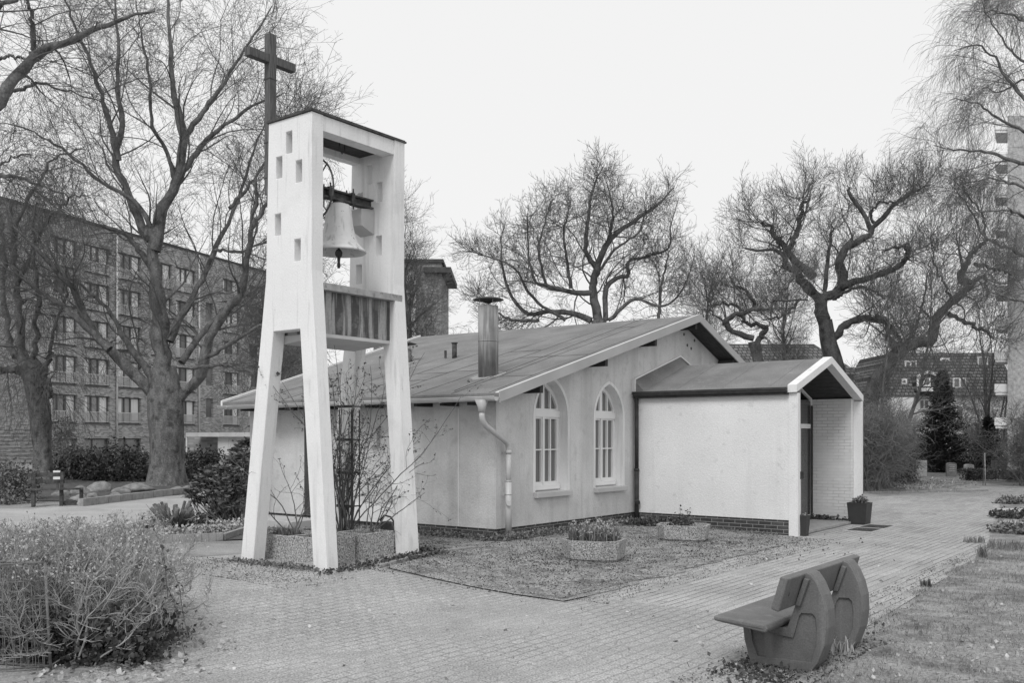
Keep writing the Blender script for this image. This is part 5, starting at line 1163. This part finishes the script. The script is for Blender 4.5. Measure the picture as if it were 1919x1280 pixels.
# planters under the tower: four aggregate segments round the roses
def seg_planter(a0, b0, a1, b1, label, H=.36):
    t = thing('tower_planter', WG((a0+a1)/2, (b0+b1)/2), label, 'planter', 'aggregate planters under the bell tower')
    g = float(G(*ab((a0+a1)/2, (b0+b1)/2))); mb = MB()
    e = .05; mb.plate([(a0, b0), (a1, b0), (a1, b1), (a0, b1)], [[(a0+e, b0+e), (a1-e, b0+e), (a1-e, b1-e), (a0+e, b1-e)]], lambda x, y: W(x, y, g+H), lambda x, y: W(x, y, g-.05))
    mb.build('shell', M['aggregate'], t, bevel=.012); mb = MB(); mb.box((a0+e+.001, b0+e+.001, g), (a1-e-.001, b1-e-.001, g+H-.06), W); mb.build('soil', M['soil'], t)
seg_planter(-1.35, -4.02, -.62, -3.45, 'leftmost aggregate planter beneath the bell tower')
seg_planter(-.60, -4.05, .18, -3.48, 'aggregate planter right behind the front tower leg')
seg_planter(-.25, -3.46, .32, -2.84, 'right-hand aggregate planter reaching to the right tower leg')
seg_planter(-1.30, -3.43, -.30, -2.84, 'rear aggregate planter beneath the bell tower, holding the climbing rose')
# climbing rose + trellis
tz = float(G(*ab(-.4, -3.1)))+.3
tl = thing('trellis', W(-.45, -3.05, tz), 'dark ladder-like garden trellis standing in the planters under the bell tower', 'trellis')
for a, b, r_ in ((-.62, -3.05, .016), (-.35, -3.05, .034), (-.35, -2.9, .016)): mb = MB(); mb.bar(W(a, b, tz-.1), W(a, b, 2.2), r_); mb.build('upright', M['darkwood'], tl)
for z in (.75, 1.25, 1.75, 2.25):
    mb = MB(); mb.bar(W(-.66, -3.07, z), W(-.31, -3.07, z), .02, .04); mb.bar(W(-.35, -3.07, z), W(-.35, -2.88, z), .018); mb.build('rung', M['darkwood'], tl)
def rose(name, label, base, seed, nst, h, spread, aim=None, leaves=300):
    rng = np.random.default_rng(seed); t = thing(name, base, label, 'rose'); S, SRr = [], []
    for i in range(nst):
        d = norm(np.array([rng.normal()*spread, rng.normal()*spread, 1.0])+(np.array(aim) if aim else 0)); n = 14; hh = h*rng.uniform(.45, 1.05); pts = [np.array(base)+np.array([rng.normal()*.05, rng.normal()*.05, 0])]
        for k in range(n-1): d = norm(d+rng.normal(size=3)*.10+np.array([0, 0, .03])); pts.append(pts[-1]+d*hh/(n-1))
        S.append(pts); SRr.append(np.linspace(.011, .003, n))
    S = np.array(S); SRr = np.array(SRr); tw = Twigs(); tw.add(S, SRr, 6)
    P, Q_ = spawn(rng, S, SRr, 5 if nst < 20 else 7, .3, 1, (.25, .7), (.4, 1.2), 7, .16, (0, 0, .04), .6, .002, taper_len=.1); tw.add(P, Q_, 4)
    P3, Q3 = spawn(rng, P, Q_, 3, .3, 1, (.08, .25), (.4, 1.2), 4, .16, (0, 0, .04), .6, .0015); tw.add(P3, Q3, 3)
    tw.build('canes', M['twig'], t)
    pts = np.vstack([P[:, 3:].reshape(-1, 3), P3[:, -1]]); pts = pts[rng.integers(0, len(pts), leaves)]; V, Q = leaf_quads(rng, pts, .024, 1.4); np_mesh('leaves', V, Q, M['leaf_dark'], t)
b1 = W(-.45, -3.1, tz); rose('climbing_rose', 'tall climbing rose tangled over the trellis up to the trough', b1, 5, 34, 3.15, .2, leaves=1700)
b2 = W(-.9, -3.7, tz-.02); rose('rose_bush', 'sparse rose bush with long canes between the left and front tower legs', b2, 6, 6, 1.6, .45, (-.1, 0, 0), 90)
b3 = W(.05, -3.1, tz); rose('rose_bush', 'sparse rose bush spreading across the right tower leg', b3, 7, 7, 1.5, .42, (.25, .1, 0), 110)
for k, (a, b, rr_0) in enumerate(((-1.0, -3.75, .22), (-.2, -3.75, .2), (.05, -3.15, .22))):
    blades('grass_tuft', ['grassy tuft in the leftmost planter under the tower', 'grassy tuft beside the front tower leg', 'drooping grassy tuft beside the trellis foot'][k], 'plant', lambda x, y, z, a=a, b=b: W(a+x, b+y, tz-.02+z), 260, rr_0, .2, 0, .06, .2, 1.0, .004, (M['leaf_mid'], M['leaf_mid'], M['leaf_pale'])[k])
# watering can, tap
wc_b = W(-.30, -2.25, float(G(*ab(-.30, -2.25)))); wcb = Vector((wc_b.x, wc_b.y, wc_b.z))
slabz = MB(); slabz.box((-.62, -2.5, -.02), (.1, -2.05, .30), W); ss = slabz.build('stone_block', M['aggregate'], None, bevel=.01); tagp(ss, 'low aggregate block behind the right tower leg, under the watering can', 'block')
can = thing('watering_can', wcb+Vector((0, 0, .3)), 'dark plastic watering can behind the right tower leg', 'watering can')
cz = .30+0.002
mb = MB(); mb.loft([W(-.47, -2.38, cz), W(-.17, -2.38, cz), W(-.17, -2.18, cz), W(-.47, -2.18, cz)], [W(-.45, -2.36, cz+.17), W(-.21, -2.36, cz+.15), W(-.21, -2.2, cz+.15), W(-.45, -2.2, cz+.17)]); mb.build('body', M['pot'], can, bevel=.02)
mb = MB(); mb.tube([W(-.46, -2.28, cz+.05), W(-.52, -2.28, cz+.18), W(-.44, -2.28, cz+.26), W(-.3, -2.28, cz+.24), W(-.21, -2.28, cz+.15)], .014, 8); mb.build('handle', M['pot'], can)
mb = MB(); mb.tube([W(-.18, -2.28, cz+.04), W(-.02, -2.28, cz+.17)], [.02, .012], 8); mb.build('spout', M['pot'], can)
tpw = W(-.35, -1.75); tap = thing('garden_tap', (tpw.x, tpw.y, .0), 'standpipe with two taps between the bell tower and the chapel wall', 'tap')
mb = MB(); mb.tube([tpw+Vector((0, 0, -.05)), tpw+Vector((0, 0, .92))], .022, 10); mb.build('pipe', M['gutter'], tap)
for s in (-1, 1): mb = MB(); q = tpw+Vector((MU[0], MU[1], 0))*.0; mb.tube([q+Vector((0, 0, .88)), q+Vector((s*.1, 0, .90)), q+Vector((s*.14, 0, .86)), q+Vector((s*.14, 0, .80))], .014, 8); mb.tube([q+Vector((s*.1, 0, .90)), q+Vector((s*.1, 0, .96))], .008, 6); mb.tube([q+Vector((s*.1-.035, 0, .965)), q+Vector((s*.1+.035, 0, .965))], .008, 6); mb.build('faucet', M['gutter'], tap)
# pots at the porch
def square_pot(name, base, r0, r1, h, label, rot):
    t = thing(name, base, label, 'pot'); b = Vector(base)
    def lp(r, z): return [b+Vector((r*math.cos(rot+k*math.pi/2), r*math.sin(rot+k*math.pi/2), z)) for k in range(4)]
    mb = MB(); mb.loft(lp(r0, 0), lp(r1, h), True, False); mb.loft(lp(r1, h), lp(r1*.88, h), False, False); mb.loft(lp(r1*.88, h), lp(r1*.86, h-.05), False, False); mb.build('body', M['pot'], t)
    mb = MB(); mb.add(lp(r1*.865, h-.04), [(0, 1, 2, 3)]); mb.build('soil', M['soil'], t)
    return lambda x, y, z: b+Vector((x, y, z))
pt = W(3.68, 8.16, -.10); fp = square_pot('flower_pot', pt, .25, .30, .46, 'large dark square pot at the foot of the right porch post', aU+math.pi/4)
small_shrub('potted_plant', 'pale flowering plant in the large square pot beside the porch', fp, .42, .2, 420, .035, M['leaf_mid'], cat='plant'); 
pt2 = W(3.72, 5.05, -.1); fp2 = square_pot('flower_pot', (pt2.x-.14, pt2.y+.02, -.115), .10, .14, .40, 'narrow dark pot beside the left porch post', aU+math.pi/4)
small_shrub('potted_plant', 'little plant in the narrow pot beside the left porch post', fp2, .36, .1, 60, .02, M['leaf_pale'], nst=6)
cover('ground_cover', None, 21, [ab(3.0, 8.35), ab(2.6, 8.35), ab(3.3, 8.4)], 500, .05, M['leaf_dark'], .04, .08)
# door grates
for k, (b0, b1) in enumerate(((6.45, 7.25), (7.3, 8.1))):
    g = float(G(*ab(4.1, b0))); t = thing('boot_grate', W(4.1, (b0+b1)/2, g), ['steel boot grate nearer the camera, set in the paving before the porch', 'steel boot grate farther along, set in the paving before the porch'][k], 'grate')
    mb = MB()
    for i in range(22): mb.box((3.92+i*.024, b0, g+.004), (3.932+i*.024, b1, g+.018), W)
    mb.build('bars', M['grate'], t); mb = MB(); mb.plate([(3.88, b0-.03), (4.46, b0-.03), (4.46, b1+.02), (3.88, b1+.02)], [[(3.91, b0), (4.43, b0), (4.43, b1-.01), (3.91, b1-.01)]], lambda x, y: W(x, y, g+.022), lambda x, y: W(x, y, g-.01)); mb.build('frame', M['gutter'], t)

# ================================================================== BENCH (foreground)
bench = thing('park_bench', WG(7.2, -4.9), 'chunky grey moulded bench seen from behind, standing on the paving beside the lawn', 'bench')
def smooth_loop(pts, n=40): 
    return pts
leg_o = [(6.955, -.14), (7.44, -.14), (7.52, -.03), (7.575, .12), (7.592, .26), (7.585, .40), (7.555, .52), (7.51, .62), (7.46, .69), (7.425, .70), (7.40, .68), (7.335, .43), (7.29, .30), (7.262, .225), (6.87, .262), (6.875, .20), (6.89, .08), (6.93, -.06)]
hole = [(7.005, -.04), (7.465, -.03), (7.505, .10), (7.515, .24), (7.50, .345), (7.475, .37), (7.385, .365), (7.365, .335), (7.315, .15), (6.945, .185), (6.96, .08)]
for b0, b1 in ((-5.42, -5.20), (-4.50, -4.28)):
    mb = MB(); mb.plate(leg_o, [], lambda x, y: W(x, b0+.022, y), lambda x, y: W(x, b1-.022, y))
    lg = mb.build('leg', M['bench'], bench, bevel=.014, seg=3)
    for (f0, f1) in ((b0, b0+.024), (b1-.024, b1)):
        mb = MB(); mb.plate(leg_o, [hole], lambda x, y: W(7.26+(x-7.26)*.985, f0, .25+(y-.25)*.985), lambda x, y: W(7.26+(x-7.26)*.985, f1, .25+(y-.25)*.985)); mb.build('rib_frame', M['bench'], lg, bevel=.009, seg=3)
    mb = MB(); mb.loft([W(7.345, b0-.045, .43), W(7.385, b0-.045, .425), W(7.385, b0, .425), W(7.345, b0, .43)], [W(7.42, b0-.045, .655), W(7.46, b0-.045, .645), W(7.46, b0, .645), W(7.42, b0, .655)]); mb.build('clamp', M['bench'], lg, bevel=.006)
def plank(pts, b0, b1, name, bev):
    mb = MB(); mb.loft([W(a, b0, z) for a, z in pts], [W(a, b1, z) for a, z in pts]); return mb.build(name, M['bench'], bench, bevel=bev, seg=3)
plank([(6.775, .285), (6.77, .325), (7.22, .30), (7.235, .268), (7.22, .235)], -5.76, -4.0, 'seat', .02)
mb = MB(); mb.box((6.765, -5.765, .296), (7.20, -5.757, .300), lambda a, b, z: W(a, b, z-(a-6.77)*.07)); mb.build('seat_seam', M['seam'], bench)
mb = MB(); mb.lathe((0, 0, 0), [(0, -.5), (.5, 0), (0, .5)], 12); mb.v = [W(7.385+v.z*.012+(v.y)*.018, -5.68+v.x*.022, .575+v.y*.085) for v in mb.v]; mb.build('drain_slot', M['seam'], bench)
plank([(7.275, .44), (7.355, .705), (7.42, .69), (7.34, .42)], -5.80, -4.0, 'backrest', .016)

# ================================================================== CEMETERY CORNER (right background)
def conifer(name, label, seed, x, ybase, Y, H, Rb, n, m):
    rng = np.random.default_rng(seed); b = at(x, ybase, Y); b.z = 0; t = thing(name, b, label, 'tree'); CC, DD = [], []; bb = []
    nb = 520
    for i in range(nb):
        h = rng.random()**1.25*.97+.02; z = h*H; rmax = Rb*(1-h)**.85*rng.uniform(.6, 1.2)*(1-.15*math.sin(h*40)*(h > .3))+.04; a = rng.random()*6.283; d0 = np.array([math.cos(a), math.sin(a), 0]); tip = np.array(b)+d0*rmax+np.array([0, 0, z+.15*rmax]); root = np.array(b)+np.array([0, 0, z-.18*rmax]); bb.append(spline([root, (root+tip)/2+np.array([0, 0, -.06*rmax]), tip], 5))
        for q in range(n//nb):
            f = rng.random()**.5; p = root+(tip-root)*f+rng.normal(size=3)*.06*(1.2-f*.5); CC.append(p); DD.append(d0*.8+rng.normal(size=3)*.5+np.array([0, 0, .35]))
    V, Q = leaf_quads(rng, np.array(CC), .055, 2.4, D=norm(np.array(DD)), fold=.2); np_mesh('crown', V, Q, m, t)
    tw = Twigs(); tw.add(np.array(bb), np.repeat(np.linspace(.02, .006, 5)[None], nb, 0), 3); tw.add(np.array([[np.array(b), np.array(b)+np.array([0, 0, H*.5]), np.array(b)+np.array([0, 0, H])]])[0], np.array([.1, .06, .01]), 8); tw.build('trunk', M['bark_dark'], t)
conifer('conifer', 'dark cone-shaped conifer among the gravestones', 201, 1765, 900, 48, 5.05, 1.5, 15600, M['needle'])
conifer('conifer', 'smaller blurry dark conifer right of the cone-shaped one, behind the low hedge', 202, 1852, 895, 50, 2.8, .8, 6240, M['needle'])
def gravestone(x, y, wpx, hpx, label, m, rounded=True, lines=4):
    c = gp(x, y); c.z = float(G(c.x, c.y)); w_ = wpx/PXM(c.y); h = hpx/PXM(c.y); t = thing('gravestone', c, label, 'gravestone')
    pts = [(-w_/2, -.05), (w_/2, -.05), (w_/2, h*.88)]
    pts += [(w_/2*math.cos(k*math.pi/8), h*.88+h*.12*math.sin(k*math.pi/8)) for k in range(1, 8)] if rounded else []
    pts += [(-w_/2, h*.88)] if rounded else []
    if not rounded: pts = [(-w_/2, -.05), (w_/2, -.05), (w_/2, h), (-w_/2, h)]
    mb = MB(); mb.plate(pts, [], lambda X_, Z_: c+Vector((X_, 0, Z_)), lambda X_, Z_: c+Vector((X_, .15, Z_))); mb.build('slab', m, t, bevel=.01)
    mb = MB(); rl = random.Random(int(x))
    for i in range(lines):
        z = h*(.80-i*.13); X0 = -w_*.32+rl.random()*.03
        while X0 < w_*.30: l = rl.uniform(.03, .09); mb.box((c.x+X0, c.y-.004, z), (c.x+min(X0+l, w_*.34), c.y-.0005, z+.018)); X0 += l+.02
    mb.build('inscription', M['engrave'] if m is not M['granite'] else M['granite_dark'], t)
gravestone(1728, 893, 19, 30, 'upright pale square-topped gravestone left of the conifer', M['granite'], False, 2)
gravestone(1784, 894, 18, 27, 'grey round-topped gravestone with worn inscription right under the conifer', M['granite_dark'])
gravestone(1817, 892, 17, 22, 'small low rounded gravestone behind the left end of the low hedge', M['granite'], True, 3)
gravestone(1873, 890, 26, 27, 'wide dark gravestone behind the low clipped hedges', M['granite_dark'], False, 3)
def box_hedge(name, label, x0, x1, y0, y1, Y, n, seed):
    rng = np.random.default_rng(seed); a, b = at(x0, y1, Y), at(x1, y0, Y); z0 = 0; t = thing(name, ((a.x+b.x)/2, Y, 0), label, 'hedge')
    L = np.column_stack([rng.uniform(a.x, b.x, n), rng.uniform(Y-.0, Y+.7, n), rng.uniform(0.02, b.z, n)]); f = rng.random(n) < .55; L[f, 1] = Y+rng.normal(size=f.sum())*.03; g_ = (~f) & (rng.random(n) < .8); L[g_, 2] = b.z+rng.normal(size=g_.sum())*.03
    V, Q = leaf_quads(rng, L, .045, 1.3); np_mesh('foliage', V, Q, M['leaf_dark'], t)
    tw = Twigs(); k = 60; P0 = np.column_stack([rng.uniform(a.x, b.x, k), rng.uniform(Y+.1, Y+.6, k), np.zeros(k)]); P1_ = P0+np.column_stack([rng.normal(size=k)*.1, rng.normal(size=k)*.1, np.full(k, b.z)]); tw.add(np.stack([P0, (P0+P1_)/2, P1_], 1), np.full((k, 3), .012), 4); tw.build('stems', M['twig'], t)
Yb = 39.5
box_hedge('low_hedge', 'low clipped dark hedge behind the staked sapling', 1809, 1868, 882, 898, Yb, 4200, 301)
box_hedge('low_hedge', 'low clipped dark hedge running off the right edge', 1878, 1960, 884, 898, Yb, 4600, 302)
# sapling with stake
c = gp(1842, 910); sap = thing('sapling', c, 'thin young sapling tied to a stake on the grass', 'sapling')
tw = Twigs(); q0 = np.array(c); S_ = spline([q0, q0+np.array([.02, 0, .7]), q0+np.array([0, 0, 1.6])], 10)[None]; tw.add(S_, np.linspace(.016, .006, 10)[None], 6); P_, R_ = spawn(np.random.default_rng(3), S_, np.linspace(.016, .006, 10)[None], 12, .45, 1, (.2, .5), (.5, 1.2), 5, .1, (0, 0, .05), .6, .004); tw.add(P_, R_, 3); tw.build('stem', M['twig'], sap)
mb = MB(); mb.tube([c+Vector((.09, 0, -.05)), c+Vector((.07, 0, 1.25))], .02, 6); mb.build('stake', M['twig_pale'], sap)
# thicket right of the porch
def thicket(name, label, seed, x, ybase, Y, h, spread, stems, mleaf=None, nl=0, r=.035, lvls=None, cat='shrub'):
    t = wild(name, label, seed, x, ybase, Y, h, spread, 8, lvls or lv((7, .1, 1, .5, 1.3, .4, 1.3, 7, .32, .0, .5, .008, 3), (6, .1, 1, .2, .7, .4, 1.2, 5, .32, 0, .6, .007, 3)), r, stems=stems, bare=.12, cat=cat, mt='twig_mid', mc='twig_mid')
    return t
thicket('bare_shrub', 'dense leafless shrub touching the right porch post', 401, 1624, 905, 31, 3.2, .9, 6)
thicket('bare_shrub', 'dense leafless shrub at the foot of the thin young trees', 402, 1648, 908, 32, 2.6, .7, 6)
thicket('bare_shrub', 'dense leafless shrub left of the pale gravestone', 403, 1676, 900, 37, 2.2, .5, 5)
thicket('bare_shrub', 'tall leafless shrub behind the conifer, before the pale house', 404, 1720, 870, 56, 2.8, 1.0, 5)
thicket('bare_shrub', 'spreading leafless shrub right of the conifer', 405, 1840, 880, 52, 4.6, 1.8, 9)
thicket('bare_shrub', 'leafless shrub in front of the high-rise at the right edge', 406, 1915, 880, 37, 2.8, 1.2, 8)
thicket('bare_shrub', 'leafless shrub between the gnarled oak and the porch roof', 407, 1600, 880, 46, 5.0, 1.4, 6)
hedge_leaves('evergreen_shrub', 'rounded dark evergreen shrub among bare stems right of the porch', 408, [E3(1640, 885, 34, .6, .6, .5), E3(1678, 875, 36, .7, .6, .75), E3(1700, 885, 37, .4, .5, .45)], 4500, .045, M['leaf_dark'], cat='shrub')
hedge_leaves('background_shrubbery', 'long mid-toned shrubbery behind the gravestones', 409, [E3(1600+i*42, 862-(i*37 % 29), 56+i % 3, 1.1, 1.0, 1.3+.3*math.sin(i*2.3)) for i in range(10)], 16000, .07, M['leaf_mid'], cat='shrubbery', clump=.3)
cover('ground_cover', None, 22, [gp(1615, 912), gp(1650, 915), gp(1690, 905)], 1500, .05, M['leaf_mid'], .08, .5)
cover('dead_leaves', None, 23, [gp(1640, 918), gp(1720, 912), gp(1800, 900)], 500, .06, M['litter'], .02, .8)

# right-hand grave plots and bulbs
for k, (y0, dx, lab, cc) in enumerate(((945, 1893, 'leafy bergenia-like clump on the farthest grave plot at the right edge', 0), (972, 1890, 'leafy plants on the middle grave plot with a stone edge at the right', 1), (1000, 1898, 'mixed plants on the nearest edged plot at the right', 2))):
    c = gp(dx, y0); hedge_leaves('plot_plants', lab, 500+k, [((c.x+.1, c.y, c.z+.08), (.55, .5, .13)), ((c.x+1.0, c.y+.1, c.z+.10), (.6, .5, .16))], 1500, .05, (M['leaf_mid'], M['leaf_dark'], M['leaf_mid'])[k], cat='plants', clump=.05)
mb = MB()
for y in (960, 985): p, q = gp(1868, y), gp(2050, y); mb.bar(p+Vector((0, 0, .04)), q+Vector((0, 0, .04)), .06, .1)
k_ = mb.build('plot_kerb', M['concrete']); k_['kind'] = 'structure'
def gclump(name, lab, x, y, n, r, h0, h1, m, hd=0):
    c = gp(x, y); return blades(name, lab, 'plant', lambda X_, Y_, Z_: c+Vector((X_, Y_, Z_)), n, r, r, 0, h0, h1, .6, .006, m, hd, M['leaf_pale'])
gclump('tulip_clump', 'dark clump of upright tulip leaves at the corner of the lawn', 1840, 1047, 60, .07, .14, .26, M['leaf_mid'])
gclump('bulb_clump', 'broad loose clump of bulb leaves on the lawn at the right edge', 1885, 1030, 160, .35, .08, .2, M['leaf_mid'])
gclump('bulb_clump', 'short clump of bulb leaves at the path edge beside the lawn corner', 1825, 1018, 90, .18, .06, .16, M['leaf_mid'])
gclump('weed_tuft', 'dark weed tuft at the lawn edge halfway along the path', 1735, 1102, 50, .07, .06, .14, M['leaf_dark'])
gclump('weed_tuft', 'long grass tuft against the rear of the near bench leg', 1560, 1225, 90, .18, .06, .2, M['leaf_pale'])
# lawn grass
rng = np.random.default_rng(900); n = 90000
a = 7.0+rng.random(n)**1.6*7; b = -9+rng.random(n)*15; edge = 7.45-.06*np.clip(b+5, 0, 10)+.08*np.sin(b*3)+.05*np.sin(b*9.1)
P = C0[None]+a[:, None]*MU+b[:, None]*VV; keep = (a > edge-.06) & (P[:, 1] > 3.2) & (P[:, 0] < P[:, 1]*.58+.5); P = P[keep]; n = len(P)
msk = np.sin(P[:, 0]*2.3+1)*np.sin(P[:, 1]*1.9)+.6*np.sin(P[:, 0]*5.1+P[:, 1]*3.3)
h = rng.uniform(.015, .05, n)*(1+.5*np.clip(msk, -.6, 1)); a2 = rng.random(n)*6.283; ln = rng.uniform(.3, 1.6, n)
b0 = np.column_stack([P, G(P[:, 0], P[:, 1])+.015]); s = np.column_stack([-np.sin(a2), np.cos(a2), 0*a2])*.0028; o = np.column_stack([np.cos(a2)*ln*h, np.sin(a2)*ln*h, h])
V = np.stack([b0-s, b0+s, b0+o*.6+s*.7, b0+o], 1).reshape(-1, 3); i = np.arange(n)*4; gr = np_mesh('grass', V, np.stack([i, i+1, i+2, i+3], 1), M['grassblade']); gr['kind'] = 'stuff'
# dry weed stalks at the bench
wd_ = thing('dry_stalks', gp(1560, 1215), 'pale dry weed stalks standing behind the bench', 'weed'); tw = Twigs(); bs_ = gp(1562, 1218)
for x, y in ((1562, 1102), (1574, 1112), (1556, 1152), (1585, 1170), (1610, 1180), (1530, 1205), (1605, 1172)):
    e = at(x, y, bs_.y); tw.add(spline([bs_, (Vector(bs_)+e)/2+Vector((rng.normal()*.02, 0, 0)), e], 7), np.linspace(.004, .0025, 7), 4)
tw.build('stalks', M['leaf_pale'], wd_)

# small moss, stones and litter lying on the gravel and paving
def scatter(name, seed, a0, a1, b0, b1, n, size, m, h=.004, elong=1.2):
    rng = np.random.default_rng(seed); k = max(8, n//18); ca = rng.uniform(a0, a1, k); cb = rng.uniform(b0, b1, k); i = rng.integers(0, k, n); sp_ = rng.uniform(.05, .3, k)
    a = np.clip(ca[i]+rng.normal(size=n)*sp_[i], a0, a1); b = np.clip(cb[i]+rng.normal(size=n)*sp_[i]*1.6, b0, b1)
    P = C0[None]+a[:, None]*MU+b[:, None]*VV; L = np.column_stack([P, G(P[:, 0], P[:, 1])+.018+rng.random(n)*h])
    D = norm(rng.normal(size=(n, 3))*np.array([1, 1, .25])); V, Q = leaf_quads(rng, L, size, elong, D=D, fold=.1); o = np_mesh(name, V, Q, m); o['kind'] = 'stuff'
scatter('moss', 31, .3, 3.9, -3.7, 4.5, 9000, .018, M['leaf_mid']); scatter('gravel_stones', 32, .3, 4.2, -3.8, 4.5, 3000, .012, M['litter'])
scatter('moss', 33, .3, 3.9, -3.9, 4.5, 5500, .020, M['leaf_dark']); scatter('gravel_stones', 34, 1, 7.2, -9, 8, 3000, .011, M['litter'], .002)
scatter('moss', 35, 3.9, 4.5, -3.7, 4.5, 2500, .016, M['leaf_mid']); scatter('moss', 36, 6.7, 7.3, -8, 4.5, 2500, .016, M['leaf_mid']); scatter('moss', 37, -2, 1.2, -5.6, -4.5, 2200, .016, M['leaf_mid'])
scatter('moss', 38, -6.4, 0, -2.2, -.2, 5000, .025, M['leaf_mid'])

scatter('moss', 39, 6.85, 7.6, -5.9, -3.9, 2600, .02, M['leaf_dark']); scatter('dead_leaves', 40, 1.4, 3.4, -2.0, .2, 700, .022, M['darklitter'])
scatter('dead_leaves', 41, 1.6, 3.2, 1.9, 3.0, 500, .022, M['darklitter'])
